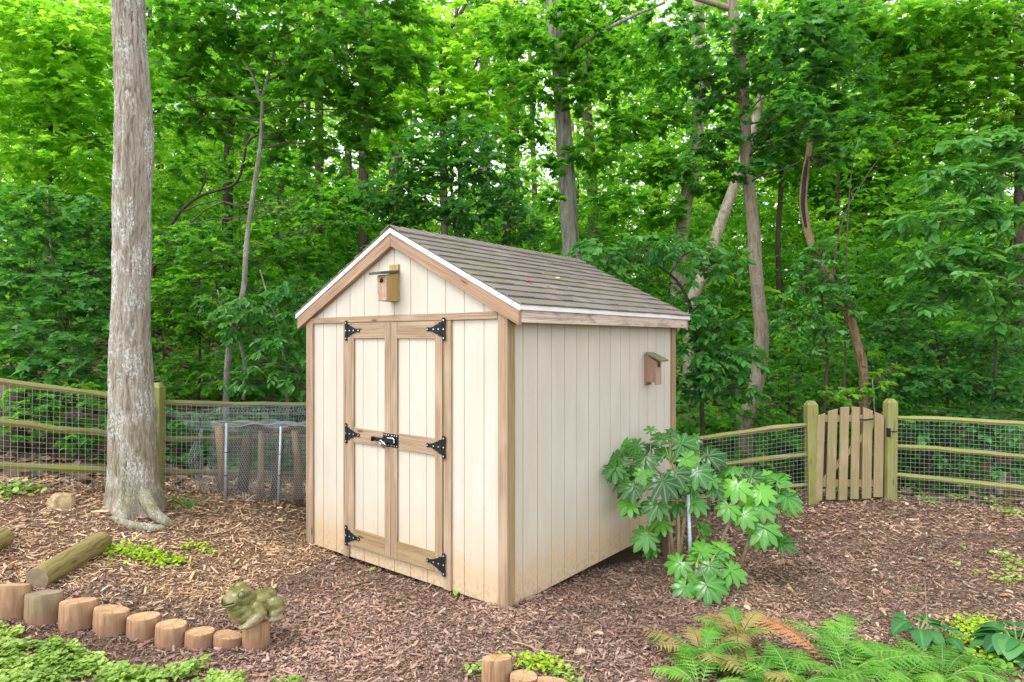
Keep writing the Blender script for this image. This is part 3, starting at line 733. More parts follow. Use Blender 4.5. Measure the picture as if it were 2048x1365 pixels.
# right run
fr = empty('split_rail_fence', P(1779, 997, 7.95), 0, 'mossy split rail fence with welded wire to the right of the garden gate', 'fence'); bpy.context.view_layer.update(); parts = []
for k, ys in enumerate(([(1781, 835), (1900, 840), (2048, 848), (2180, 858)], [(1778, 892), (1900, 900), (2048, 914), (2180, 924)], [(1776, 948), (1900, 960), (2048, 978), (2180, 990)])):
    parts.append(rail(None, [fence_pt(x, y) for x, y in ys], 'mossrail', .043, k + 15))
pb = P(1779, 997, 7.95); pb[2] = gz(pb[0], pb[1]); parts.append(post(None, pb, P(1779, 798, 7.95)[2] - pb[2], .062, 'mossrail', 6))
pb = fence_pt(2190, 1000); pb[2] = gz(pb[0], pb[1]); parts.append(post(None, pb, 1.2, .06, 'mossrail', 7))
a, c = gpt(1790), gpt(2180); parts.append(wire_panel(None, a, c, fence_pt(1790, 838)[2] - a[2], fence_pt(2180, 858)[2] - c[2], seed=4))
for o in parts: under(o, fr)
# gate
GY = 7.93
gate = empty('garden_gate', P(1700, 1000, GY), 0, 'wooden picket garden gate with an arched top and black latch', 'gate'); bpy.context.view_layer.update(); parts = []
for k, (x0, x1, t0, t1, bt) in enumerate(((1636, 1652, 832, 827, 1002), (1657, 1677, 823, 818, 1000), (1681, 1700, 815, 814, 1001), (1704, 1722, 814, 815, 999), (1727, 1747, 815, 822, 998), (1750, 1770, 824, 832, 995))):
    b = MB(); sh = (-6, -5, -4, -3, -3, -3)[k]
    p = [P(x0 + sh + .5, bt, GY), P(x1 + sh - 1.2, bt, GY), P(x1 - 1.2, t1, GY), P(x0 + .5, t0, GY)]
    b.prism([(q[0], q[2]) for q in p], GY, GY + .022); o = b.build('picket', M['gate'], None, bevel=.003); parts.append(o)
for y in (838, 968):
    b = MB(); p0, p1 = P(1640, y + 7, GY), P(1764, y + 5, GY); b.box((p0[0], GY + .023, p0[2] - .0), (p1[0], GY + .055, p0[2] + .085), 0); parts.append(b.build('gate_rail', M['gate'], None, bevel=.003))
b = MB(); p0, p1 = P(1644, 962, GY), P(1758, 850, GY); b.prism([(p0[0], p0[2] - .05), (p0[0] + .03, p0[2] - .05), (p1[0], p1[2] + .02), (p1[0], p1[2] + .07), (p1[0] - .03, p1[2] + .07), (p0[0], p0[2])], GY + .024, GY + .052)
parts.append(b.build('brace', M['gate'], None, bevel=.002))
b = MB(); p0, p1 = P(1719, 840, GY), P(1745, 838, GY); b.tube([p0 + [0, -.012, 0], (p0 + p1) / 2 + [0, -.03, -.004], p1 + [0, -.012, 0]], .009, 8); parts.append(b.build('handle', M['iron'], None))
b = MB(); p0 = P(1774, 864, GY); b.box((p0[0] - .012, GY - .05, p0[2] - .06), (p0[0] + .018, GY - .006, p0[2] + .05), 2); b.box((p0[0] + .0185, GY - .045, p0[2] - .002), (p0[0] + .1, GY - .035, p0[2] + .014), 0); parts.append(b.build('latch', M['iron'], None, bevel=.002))
for o in parts: under(o, gate)

# ================================================================== COMPOST BIN
def compost():
    b0 = P(452, 998, 6.6); root = empty('compost_bin', (b0[0], b0[1], gz(b0[0], b0[1])), 0, 'chicken wire compost bin with metal poles and upright logs beside the shed', 'compost bin'); bpy.context.view_layer.update(); parts = []
    for x, xt, y, yt, Y in ((450, 453, 1000, 847, 6.62), (556, 562, 997, 854, 6.75)):
        b = MB(); b.tube([P(x, y + 12, Y), P(xt, yt, Y)], .0135, 10); parts.append(b.build('pole', M['galv'], None, smooth=True))
        for f in (.32, .62):
            b = MB(); p = P(x, y, Y) * (1 - f) + P(xt, yt, Y) * f; b.tube([p - [0, 0, .004], p + [0, 0, .004]], .0155, 10)
            ti = b.build('wire_tie', M['iron'], None); ti.parent = parts[-1]
    rng = np.random.default_rng(3)
    for x, xt, yb, yt, Y, r, m in ((446, 438, 995, 848, 6.85, .046, 'dead'), (483, 494, 992, 868, 7.05, .055, 'bark_mid'), (520, 522, 996, 862, 6.95, .032, 'dead'), (548, 560, 990, 880, 7.1, .05, 'bark_mid'), (597, 590, 990, 862, 7.05, .045, 'dead')):
        b = MB(); b.tube([P(x, yb + 14, Y), P((x + xt) / 2 + 2, (yb + yt) / 2, Y), P(xt, yt, Y)], [r * 1.1, r, r * .92], 10, jit=.05, rng=rng); parts.append(b.build('upright_log', M[m], None, smooth=True))
    b = MB()
    for x0, y0, Y0, x1, y1, Y1, r in ((432, 850, 6.85, 545, 858, 6.95, .03), (500, 862, 7.0, 640, 866, 7.1, .035), (470, 856, 7.15, 625, 857, 7.2, .03), (540, 868, 6.8, 640, 852, 7.05, .015)):
        b.tube([P(x0, y0, Y0), P((x0 + x1) / 2, (y0 + y1) / 2 - 4, (Y0 + Y1) / 2), P(x1, y1, Y1)], r, 7, jit=.08, rng=rng)
    parts.append(b.build('top_branch', M['bark_mid'], None, smooth=True))
    # hexagonal netting: front sheet, top sheet, back sheet
    nb = MB(); cs = .026
    def net(fn, Lu, Lv):
        nu, nv_ = int(Lu / cs), int(Lv / (cs * .87))
        for j in range(nv_):
            for i in range(nu):
                o = .5 * (j % 2); u0 = (i + o) / nu; v0 = j / nv_; hu = .5 / nu; hv = 1 / nv_
                a = fn(u0, v0 + hv * .28); c = fn(u0, v0 + hv * .72); nb.tube([a, c], .0016, 3, cap=False)
                for sg in (-1, 1): nb.tube([c, fn(u0 + sg * hu, v0 + hv * 1.28)], .0014, 3, cap=False)
    c00, c10 = P(408, 1000, 6.75), P(628, 1000, 7.0); c01, c11 = P(430, 852, 6.6), P(640, 856, 6.9)
    wv = lambda u, v: .012 * math.sin(u * 17 + v * 5) + .01 * math.sin(v * 13 + u * 3)
    lean = lambda u, v: (c00 * (1 - u) + c10 * u) * (1 - v) + (c01 * (1 - u) + c11 * u) * v
    net(lambda u, v: lean(u, v) + np.array([0, wv(u, v) - .04, 0]), 1.15, .8)
    d01, d11 = P(425, 846, 7.05), P(640, 850, 7.35)
    net(lambda u, v: (c01 * (1 - u) + c11 * u) * (1 - v) + (d01 * (1 - u) + d11 * u) * v + np.array([0, -.04, .02 + 1.6 * wv(u, v)]), 1.1, .45)
    e01, e11 = P(325, 862, 6.7), P(640, 800, 7.45); e00, e10 = P(395, 872, 6.78), P(640, 858, 7.35)
    net(lambda u, v: (P(395 + 245 * u, 868 - 10 * u, 6.85 + .5 * u)) * (1 - v) + P(340 + 300 * u, 822 - 14 * u, 6.72 + .72 * u) * v + np.array([0, -.05 + 2 * wv(u, v), wv(v, u)]), 1.35, .28)
    g00 = P(400, 1000, 6.72)
    net(lambda u, v: P(410 - 30 * u * math.sin(v * 3.1) - 8 * v, 1000 - 140 * v, 6.75 + .3 * u) + np.array([wv(u, v), 0, 0]), .3, .8)
    parts.append(nb.build('wire_netting', M['chicken'], None))
    for o in parts: under(o, root)
compost()

# ================================================================== LOG EDGING, LOGS, ROCK, FROG
def endgrain():
    m, t, b, o = mat('sawn log end'); p = coords(t)
    r = N(t, 'ShaderNodeVectorMath', {0: mapping(t, p, (1, 1, 0))}, operation='LENGTH').outputs['Value']
    n = noise(t, p, 18, 3)
    rg = N(t, 'ShaderNodeMath', {0: math_(t, 'ADD', math_(t, 'MULTIPLY', r, 420), math_(t, 'MULTIPLY', n, 5))}, operation='SINE').outputs[0]
    c = ramp(t, rg, [(0, (.36, .19, .075)), (.6, (.56, .34, .16))])
    c = mix(t, ramp(t, noise(t, p, 9, 4, .6), [(.35, 0), (.7, .9)]), c, (.60, .43, .25))
    c = mix(t, ramp(t, noise(t, mapping(t, p, (3, 60, 1)), 1, 3), [(.55, 0), (.72, .35)]), c, (.33, .18, .08))
    gr = N(t, 'ShaderNodeTexGradient', {'Vector': p}, gradient_type='RADIAL').outputs[1]
    ck = N(t, 'ShaderNodeTexNoise', {'W': math_(t, 'ADD', math_(t, 'MULTIPLY', gr, 17.0), math_(t, 'MULTIPLY', n, .35)), 'Scale': 1.0, 'Detail': 1.0}, noise_dimensions='1D').outputs[0]
    c = mix(t, ramp(t, ck, [(.485, 0), (.50, .75), (.515, 0)]), c, (.12, .06, .025))
    c = mix(t, ramp(t, noise(t, p, 26, 4, .65), [(.55, 0), (.72, .5)]), c, (.20, .13, .08))
    t.links.new(c, b.inputs['Base Color']); b.inputs['Roughness'].default_value = .8; return m
M['end'] = endgrain()
def logside(name, a, bb, d, muddy=True):
    m, t, b, o = mat(name); p = coords(t)
    n = noise(t, mapping(t, p, (30, 30, 2.2)), 1, 4, .6); n2 = noise(t, mapping(t, p, (8, 8, 3)), 1, 4, .6)
    c = ramp(t, n, [(.3, d), (.48, bb), (.68, a)])
    z = N(t, 'ShaderNodeSeparateXYZ', {0: p}).outputs[2]
    if muddy: c = mix(t, ramp(t, math_(t, 'ADD', z, math_(t, 'MULTIPLY', n2, -.09)), [(-.02, .75), (.035, 0)]), c, (.30, .16, .10))
    c = mix(t, ramp(t, n2, [(.5, 0), (.7, .5)]), c, d)
    t.links.new(c, b.inputs['Base Color']); b.inputs['Roughness'].default_value = .85; bump(t, b, n, .5, .01); return m
M['logside'] = logside('peeled log side', (.46, .30, .18), (.36, .205, .11), (.17, .09, .045))
M['logside_grey'] = logside('weathered log side', (.34, .25, .155), (.26, .175, .10), (.12, .085, .05))
M['endgrey'] = plain('weathered log end', (.26, .20, .12), .85, 0, .3, 14)
M['greenlog'] = bark('greenish treated log', (.30, .25, .10), (.21, .165, .055), (.09, .065, .025), (30, 30, 2.5), None, bs=.4, moss=None)
def stump(px, pyb, pxw, pyt, label, group=None, m=('logside', 'end'), tilt=(0, 0)):
    base = G(px, pyb - pxw * .10); Y = base[1]; r = pxw / 2 / F * Y / math.sqrt(1 + ((px - CXP) / F) ** 2) * 1.04
    top = CAMH - (pyt + pxw * .14 - HY) / F * Y; h = top - base[2]
    rng = np.random.default_rng(int(px)); n = 28; b = MB()
    an = np.arange(n) / n * 2 * math.pi; wob = 1 + .035 * np.sin(an * 2 + px) + .02 * np.sin(an * 3 + px * 2) + .008 * rng.normal(size=n)
    rings = [(-.12, 1.03), (h * .35, 1.03), (h * .8, 1.0), (h - .006, .985), (h, .955)]
    vs = [(r * k * wob[i] * math.cos(an[i]) + tilt[0] * z, r * k * wob[i] * math.sin(an[i]) + tilt[1] * z, z + (.008 * math.cos(an[i] + px) - .017 * math.sin(an[i]) - .008 * math.cos(an[i])) * (z > .02)) for z, k in rings for i in range(n)]
    fs = [(q * n + i, q * n + (i + 1) % n, (q + 1) * n + (i + 1) % n, (q + 1) * n + i) for q in range(4) for i in range(n)]
    b.add(vs, fs, None, 0); o4 = len(vs) - n
    b.add([vs[o4 + i] for i in range(n)], [tuple(range(n))], None, 1)
    o = b.build('log_stump', [M[m[0]], M[m[1]]], None, loc=base); o.data.polygons.foreach_set('use_smooth', np.array([1] * len(fs) + [0], bool))
    tag(o, label, 'log stump', group); return o, base, h, r
grp = 'short log stumps edging the bed'
stump(26, 1238, 68, 1160, 'sawn log stump cut off by the left edge, first of the edging row', grp)
stump(88, 1248, 74, 1175, 'greyish weathered log stump second from the left in the edging row', grp, ('logside_grey', 'endgrey'))
stump(157, 1258, 74, 1191, 'pale sawn log stump between the weathered grey stump and the next lower one', grp)
stump(223, 1266, 74, 1208, 'wide log stump with a fresh orange top, fourth from the left in the row', grp)
stump(288, 1276, 66, 1223, 'brownish topped log stump, fifth from the left in the edging row', grp)
stump(344, 1290, 64, 1239, 'log stump with a pale cracked top, sixth from the left in the row', grp)
stump(401, 1296, 60, 1254, 'low orange log stump, third to the left of the frog statue post', grp)
stump(456, 1296, 60, 1261, 'lowest log stump, directly beside the post under the frog statue', grp)
fo, fbase, fh, frr = stump(512, 1298, 54, 1231, 'upright log post carrying the frog statue', grp)
stump(993, 1385, 56, 1308, 'tall upright log stump at the bottom edge in front of the shed', grp)
stump(1048, 1400, 56, 1343, 'low log stump with a pale top beside the tall upright one', grp)
stump(1108, 1405, 62, 1352, 'low leafy log stump at the bottom edge, second to the right of the tall one', grp)

def lying_log(p0, p1, r, label):
    d = Vector(p1) - Vector(p0); Ln = d.length; b = MB(); rng = np.random.default_rng(5)
    n = 24; zs = [0, .004, .02, Ln * .3, Ln * .6, Ln - .02, Ln - .004, Ln]; rr = [.95, .98, 1, 1.02, 1.0, 1, .98, .95]
    b.tube([(0, 0, z) for z in zs], [r * k for k in rr], n, cap=True)
    for k in (-1, -2): b.m[k] = 1
    o = b.build('lying_log', [M['greenlog'], M['endgrey']], None, loc=p0); o.rotation_euler = d.to_track_quat('Z', 'Y').to_euler()
    o.data.polygons.foreach_set('use_smooth', np.array([1] * (len(b.f) - 2) + [0, 0], bool))
    tag(o, label, 'log', 'greenish logs lying along the path'); return o
p0, p1 = G(74, 1178), G(205, 1100)
lying_log(p0 + [0, 0, .062], p1 + [0, 0, .068], .082, 'greenish log lying on the mulch behind the row of stumps')
p0, p1 = G(-60, 1120), G(12, 1094)
lying_log(p0 + [0, 0, .06], p1 + [0, 0, .07], .075, 'end of a mossy greenish log at the left edge of the photo')

def rock():
    p = G(122, 1012); bm_ = bmesh.new(); bmesh.ops.create_icosphere(bm_, subdivisions=3, radius=1)
    vs = np.array([v.co for v in bm_.verts]); 
    for nrm, dd in (((.2, -.9, .3), .62), ((.9, -.2, .2), .72), ((-.8, -.5, .2), .7), ((.1, .1, 1), .62), ((-.4, -.2, .85), .7), ((.6, -.6, .5), .68), ((-.9, .2, .4), .75)):
        nn = np.array(nrm) / np.linalg.norm(nrm); q = vs @ nn; vs = vs - nn * np.maximum(0, q - dd)[:, None]
    vs = vs * (1 + .05 * fbm(vs[:, 0] * 3, vs[:, 1] * 3, vs[:, 2] * 3, 4)[:, None])
    vs = vs * np.array([.125, .10, .105])
    for v, c in zip(bm_.verts, vs): v.co = c
    me = bpy.data.meshes.new('rock'); bm_.to_mesh(me); bm_.free()
    m, t, b, o_ = mat('tan rock'); q = coords(t); n = noise(t, q, 14, 5, .65)
    t.links.new(ramp(t, n, [(.3, (.22, .16, .075)), (.5, (.42, .30, .16)), (.7, (.58, .48, .30))]), b.inputs['Base Color']); b.inputs['Roughness'].default_value = .85; bump(t, b, n, .6, .02)
    me.materials.append(m); o = bpy.data.objects.new('rock', me); col.objects.link(o); o.location = p + [0, 0, .035]; o.rotation_euler = (0.1, .1, .5)
    tag(o, 'small tan rock lying on the mulch left of the big tree', 'rock')
rock()

def frog():
    """glazed garden frog; +x is the way it looks"""
    bm_ = bmesh.new()
    def ell(c, r, rot=(0, 0, 0)):
        mt = Matrix.Translation(c) @ Matrix.Rotation(rot[2], 4, 'Z') @ Matrix.Rotation(rot[1], 4, 'Y') @ Matrix.Rotation(rot[0], 4, 'X') @ Matrix.Diagonal((*r, 1))
        bmesh.ops.create_icosphere(bm_, subdivisions=3, radius=1, matrix=mt)
    def limb(pts, rad, n=14):
        pts = np.array(pts, float); s = np.linspace(0, len(pts) - 1, n)
        for q in s:
            i = min(int(q), len(pts) - 2); f = q - i; c = pts[i] * (1 - f) + pts[i + 1] * f; r = rad[i] * (1 - f) + rad[i + 1] * f
            ell(c, (r, r, r))
    # x forward, y left, z up; top of the post at z = 0
    ell((-.01, 0, .062), (.115, .088, .066), (0, R(-10), 0))        # trunk
    ell((.045, 0, .050), (.090, .092, .070))                        # chest and belly
    ell((.070, 0, .075), (.078, .086, .070))
    ell((-.045, 0, .105), (.088, .068, .048), (0, R(6), 0))         # back
    ell((.070, 0, .140), (.090, .086, .058), (0, R(-10), 0))        # head
    ell((.108, 0, .130), (.062, .074, .040), (0, R(-14), 0))        # muzzle
    ell((.088, 0, .105), (.072, .078, .040))                        # throat
    for s in (-1, 1):
        ell((.062, s * .056, .182), (.034, .028, .030))             # brow over the eye
        limb([(.000, s * .080, .095), (-.020, s * .106, .056), (.018, s * .114, .026), (.045, s * .110, .012)], [.036, .034, .031, .026])
        ell((.058, s * .110, .008), (.036, .030, .017), (0, R(6), s * R(14)))
        for a in (-24, 4, 30): ell((.082 + .006 * math.cos(R(a)), s * (.110 + .024 * math.sin(R(a))), .005), (.018, .0085, .009), (0, R(12), s * R(a)))
        ell((-.105, s * .080, .078), (.052, .036, .054), (0, R(-20), s * R(-12)))    # thigh
        limb([(-.125, s * .085, .055), (-.09, s * .098, .03), (-.125, s * .098, .016)], [.034, .028, .022])
        ell((-.105, s * .105, .008), (.055, .028, .016), (0, R(-4), s * R(14)))
    # lower lip
    th = np.linspace(-1.25, 1.25, 30)
    for a in th: ell((.100 + .070 * math.cos(a), .080 * math.sin(a), .110 + .024 * abs(math.sin(a)) ** 2), (.0085, .0085, .0075))
    me = bpy.data.meshes.new('frog_raw'); bm_.to_mesh(me); bm_.free()
    o = bpy.data.objects.new('frog_raw', me); col.objects.link(o)
    r = o.modifiers.new('r', 'REMESH'); r.mode = 'VOXEL'; r.voxel_size = .0032
    s = o.modifiers.new('s', 'SMOOTH'); s.factor = .5; s.iterations = 5
    bpy.context.view_layer.update(); dg = bpy.context.evaluated_depsgraph_get()
    nm = bpy.data.meshes.new_from_object(o.evaluated_get(dg)); bpy.data.objects.remove(o)
    nm.polygons.foreach_set('use_smooth', np.ones(len(nm.polygons), bool))
    m, t, b, o_ = mat('olive ceramic glaze'); p = coords(t); n = noise(t, p, 16, 5, .65); n2 = noise(t, p, 55, 3)
    c = ramp(t, n, [(.3, (.085, .08, .02)), (.48, (.155, .145, .038)), (.68, (.235, .21, .075))])
    z = N(t, 'ShaderNodeSeparateXYZ', {0: p}).outputs[2]
    c = mix(t, ramp(t, math_(t, 'ADD', z, math_(t, 'MULTIPLY', n, -.12)), [(-.075, .8), (-.02, 0)]), c, (.24, .20, .11))
    c = mix(t, ramp(t, n2, [(.55, 0), (.7, .5)]), c, (.06, .065, .02))
    t.links.new(c, b.inputs['Base Color']); b.inputs['Roughness'].default_value = .3; bump(t, b, n2, .15, .004)
    nm.materials.clear(); nm.materials.append(m)
    fr_ = bpy.data.objects.new('frog_statue', nm); col.objects.link(fr_)
    tag(fr_, 'olive glazed ceramic frog statue sitting on a log post, head raised', 'garden statue')
    em = plain('olive glaze eye', (.15, .15, .05), .18, 0, .3, 30)
    for s_ in (-1, 1):
        e = MB(); bm2 = bmesh.new(); bmesh.ops.create_uvsphere(bm2, u_segments=18, v_segments=12, radius=.019); me2 = bpy.data.meshes.new('eye'); bm2.to_mesh(me2); bm2.free()
        me2.polygons.foreach_set('use_smooth', np.ones(len(me2.polygons), bool)); me2.materials.append(em)
        eo = bpy.data.objects.new('eye', me2); col.objects.link(eo); eo.parent = fr_; eo.location = (.080, s_ * .073, .178)
        rb = MB(); c0 = np.array([.078, s_ * .071, .178]); ax = unit(np.array([.35, s_ * .9, .1])); u = unit(np.cross(ax, [0, 0, 1.])); v = np.cross(ax, u)
        rb.tube([c0 + ax * .008 + (u * math.cos(a) + v * math.sin(a)) * .0215 for a in np.linspace(0, 2 * math.pi, 25)], .0035, 6, cap=False); rb.build('eyelid', m, fr_, smooth=True)
    mb_ = MB(); mb_.tube([(.100 + .0735 * math.cos(a), .0835 * math.sin(a), .1205 + .026 * abs(math.sin(a)) ** 2) for a in th], .0036, 6); mb_.build('mouth', M['dark'], fr_, smooth=True)
    fr_.location = fbase + np.array([-.012, -.01, fh + .012]); fr_.rotation_euler = (0, 0, R(214)); fr_.scale = (1.07,) * 3
    return fr_
frog()

# small steel pole by the glossy shrub
p = G(1385, 1170); b = MB(); tp = P(1376, 990, p[1]); b.tube([(0, 0, -.2), tuple(tp - p)], .0155, 14); o = b.build('metal_stake', M['galv'], None, smooth=True, loc=p)
tag(o, 'grey galvanised metal stake standing among the glossy shrubs', 'stake')

# ================================================================== MULCH AND LITTER
rng = np.random.default_rng(11)
def in_shed(x, y, pad=0.0):
    c, s = math.cos(SYAW), math.sin(SYAW); dx, dy = x - SX, y - SY; lx, ly = c * dx + s * dy, -s * dx + c * dy
    return (lx > -W - pad) & (lx < pad) & (ly > -pad) & (ly < L + pad)
def scatter(n, y0, y1, pad=1.15, extra=.3):
    """uniform over the part of the yard the photo shows"""
    y = np.sqrt(rng.uniform(y0 ** 2, y1 ** 2, n)); x = rng.uniform(-1, 1, n) * (.80 * y * pad + extra)
    return x, y
def lawnmask(x, y):
    """1 in the leafy lawn in front of the stump edging"""
    ed = np.interp(x, [-4.5, -3.3, -2.7, -2.1, -1.7, -1.45, -1.0], [3.98, 3.93, 3.83, 3.72, 3.70, 3.66, 3.3]); return y < ed + .05 * fbm(x * 4, y * 4, seed=9)
def chips():
    parts = []
    xs, ys = [], []
    for n, a, c in ((90000, 3.2, 4.8), (75000, 4.8, 6.4), (100000, 6.4, 9.6)):
        x, y = scatter(n, a, c); xs.append(x); ys.append(y)
    x = np.concatenate(xs); y = np.concatenate(ys)
    k = ~in_shed(x, y, -.10) & (y < yf(x) + .5) & ~(lawnmask(x, y) & (rng.random(len(x)) < .7)); x, y = x[k], y[k]; n = len(x)
    z = ground(x, y)
    ln = rng.gamma(1.6, .0095, n) + .007; wd = ln * rng.uniform(.10, .36, n); wd = np.minimum(wd, .016)
    ln *= 1 + .22 * np.clip(y - 5.5, 0, 3); wd *= 1 + .22 * np.clip(y - 5.5, 0, 3)
    # zone: tan pine straw up the left, purple brown bark in front, reddish litter to the right
    left = np.clip((-x - 1.5 + .5 * (y - 5) + .5 * fbm(x * 1.3, y * 1.3, seed=21)) / .9, 0, 1) * np.clip((y - 4.2 + .35 * fbm(x * 1.7, y * 1.7, seed=2)) / .5, 0, 1)
    right = np.clip((x - 1.0 + .5 * fbm(x, y, seed=5)) / 1.5, 0, 1)
    ln = np.where(rng.random(n) < left * .6, ln * 1.5, ln); wd = np.where(rng.random(n) < left * .6, wd * .5, wd)
    a = rng.uniform(0, 2 * math.pi, n); pit = rng.normal(0, .22, n); rol = rng.normal(0, .4, n)
    d = np.c_[np.cos(a) * np.cos(pit), np.sin(a) * np.cos(pit), np.sin(pit)]; sd = np.c_[-np.sin(a), np.cos(a), rol]; sd = unit(sd); nn = np.cross(d, sd)
    c = np.c_[x, y, z + .004 + rng.random(n) ** 2 * .022 + np.abs(np.sin(pit)) * ln * .3]
    th = wd * .28
    bend = rng.normal(0, .12, n) * ln
    V = np.zeros((n, 8, 3))
    for i, (u, s_, h) in enumerate(((-.5, -.5, 0), (-.5, .5, 0), (0, .55, 1), (0, -.55, 1), (.5, .4, 0), (.5, -.4, 0), (0, .5, 2), (0, -.5, 2))):
        V[:, i] = c + d * (u * ln)[:, None] + sd * (s_ * wd)[:, None] + nn * ((h == 1) * bend * .3 + (h == 2) * (-th))[:, None]
    faces = [(0, 3, 2, 1), (3, 5, 4, 2), (3, 0, 7), (3, 7, 5)]
    base = np.array([(.30, .19, .14), (.235, .145, .108), (.37, .255, .195), (.14, .085, .062), (.45, .335, .265), (.29, .16, .105)])
    cb = base[rng.choice(6, n, p=[.31, .27, .13, .14, .03, .12])]
    tan = np.array([(.56, .355, .205), (.64, .44, .275), (.47, .28, .155), (.32, .19, .115), (.72, .54, .38)]); ct = tan[rng.choice(5, n, p=[.32, .24, .2, .14, .10])]
    red = np.array([(.30, .185, .125), (.38, .25, .175), (.20, .12, .08), (.48, .34, .25), (.13, .085, .06)]); cr = red[rng.choice(5, n, p=[.3, .24, .2, .1, .16])]
    pick = rng.random(n); pv = 1 + .30 * fbm(x * 1.6, y * 1.6, seed=41, o=3)
    cc = np.where((pick < left)[:, None], ct, np.where((rng.random(n) < right)[:, None], cr, cb)) * rng.uniform(.75, 1.2, (n, 1)) * np.clip(pv, .6, 1.4)[:, None] * 1.27
    o = colmesh('bark_mulch', V, 8, faces, cc, M['chips']); tag(o, 'shredded bark mulch and pine straw spread over the ground', 'mulch', kind='stuff')
chips()
def litter():
    x1, y1 = scatter(3600, 3.3, 9.4, 1.2); k = ~in_shed(x1, y1, .03) & (y1 < yf(x1) + .3); x1, y1 = x1[k], y1[k]
    pr = np.clip(.14 + .40 * (x1 > .8) + .5 * (y1 > yf(x1) - 1.0), 0, 1); k = rng.random(len(x1)) < pr; x1, y1 = x1[k], y1[k]
    n2 = 26000; y2 = rng.uniform(6, 30, n2); x2 = rng.uniform(-1, 1, n2) * (.85 * y2 + 1); k = y2 > yf(x2) + .1; x2, y2 = x2[k], y2[k]
    x = np.r_[x1, x2]; y = np.r_[y1, y2]; n = len(x); z = ground(x, y)
    sz = np.r_[rng.uniform(.025, .065, len(x1)), rng.uniform(.06, .14, len(x2)) * np.clip(y2 / 9, 1, 2.2)]
    a = rng.uniform(0, 6.28, n); d = np.c_[np.cos(a), np.sin(a), rng.normal(0, .3, n)]; d = unit(d); nn = unit(np.c_[rng.normal(0, .35, n), rng.normal(0, .35, n), np.ones(n)]); s = unit(np.cross(d, nn)); nn = np.cross(s, d)
    c = np.c_[x, y, z + .02 + .25 * sz * np.abs(d[:, 2])]
    pts = [(0, 0, 0), (.26, .2, .10), (.40, .42, .06), (.24, .5, .10), (.36, .74, .05), (0, 1, -.05), (-.36, .74, .05), (-.24, .5, .10), (-.40, .42, .06), (-.26, .2, .10)]
    V = np.zeros((n, 10, 3)); curl = rng.normal(.6, .9, n)
    for i, (u, v, h) in enumerate(pts): V[:, i] = c + s * (u * sz)[:, None] + d * (v * sz)[:, None] + nn * (h * curl * sz)[:, None]
    pal = np.array([(.42, .27, .16), (.34, .20, .11), (.52, .38, .26), (.24, .15, .09), (.46, .24, .10), (.55, .45, .34), (.30, .37, .16), (.5, .42, .10)])
    cc = pal[rng.choice(8, n, p=[.25, .22, .14, .2, .07, .07, .03, .02])]
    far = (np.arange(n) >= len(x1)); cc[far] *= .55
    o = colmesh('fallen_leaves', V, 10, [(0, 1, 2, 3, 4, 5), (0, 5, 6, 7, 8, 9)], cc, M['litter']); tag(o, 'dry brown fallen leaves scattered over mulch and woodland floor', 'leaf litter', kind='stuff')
litter()
def sticks():
    for px0, py0, px1, py1, r, lab in ((1030, 1296, 1116, 1318, .006, 'pale twig lying on the mulch in front of the shed'), (1052, 1208, 1088, 1196, .006, 'whitish twig lying by the near corner of the shed'), (700, 1182, 770, 1160, .008, 'dark stick on the mulch between the frog and the shed')):
        a, c = G(px0, py0), G(px1, py1); rr = np.random.default_rng(px0); t = np.linspace(0, 1, 7)[:, None]; q = a * (1 - t) + c * t + rr.normal(0, .008, (7, 3)); q[:, 2] = np.maximum(q[:, 2], ground(q[:, 0], q[:, 1])) + .024
        b = MB(); b.tube(q, np.linspace(r, r * .5, 7), 6); o = b.build('twig', M['fatstem' if r < .007 else 'twig'], None, smooth=True); tag(o, lab, 'twig')
sticks()

# ================================================================== GROUND COVER
def clover():
    Lf = Leaves(ROUND); 
    n = 60000; x = rng.uniform(-3.6, .3, n); y = rng.uniform(3.0, 4.1, n)
    dens = np.clip(.40 + .85 * fbm(x * 4.2, y * 4.2, seed=31) + .6 * np.clip((3.62 + .12 * (-x - 2) - y), -.5, .4), 0, .85)
    ed = np.interp(x, [-4.5, -3.3, -2.7, -2.1, -1.7, -1.45, -1.0, -.4, .3], [4.02, 3.97, 3.86, 3.74, 3.74, 3.72, 3.56, 3.42, 3.4])
    k = (y < ed + .06 * fbm(x * 6, y * 6, seed=8)) & (rng.random(n) < dens) ; 
    thin = (x > -1.5) & (rng.random(n) < .62); k &= ~thin
    x, y = x[k], y[k]; z = ground(x, y); h = rng.uniform(.008, .055, len(x)) * (1 + .6 * fbm(x * 5, y * 5, seed=77))
    tt = .42 + .34 * fbm(x * 5, y * 5, seed=12)
    a0 = rng.uniform(0, 6.28, len(x)); sz = rng.uniform(.009, .027, len(x))
    for q in range(3):
        a = a0 + q * 2.09; d = np.c_[np.cos(a), np.sin(a), rng.normal(.05, .25, len(x))]; d = unit(d); nn = np.c_[rng.normal(0, .25, len(x)), rng.normal(0, .25, len(x)), np.ones(len(x))]; nn = unit(nn - d * (nn * d).sum(1, keepdims=True))
        Lf.add(np.c_[x, y, z + h], d, nn, sz, tt + rng.normal(0, .14, len(x)))
    o = Lf.build('clover_cover', M['clover']); tag(o, 'low clover and violet leaves covering the ground in front of the stump edging', 'ground cover', kind='stuff')
clover()
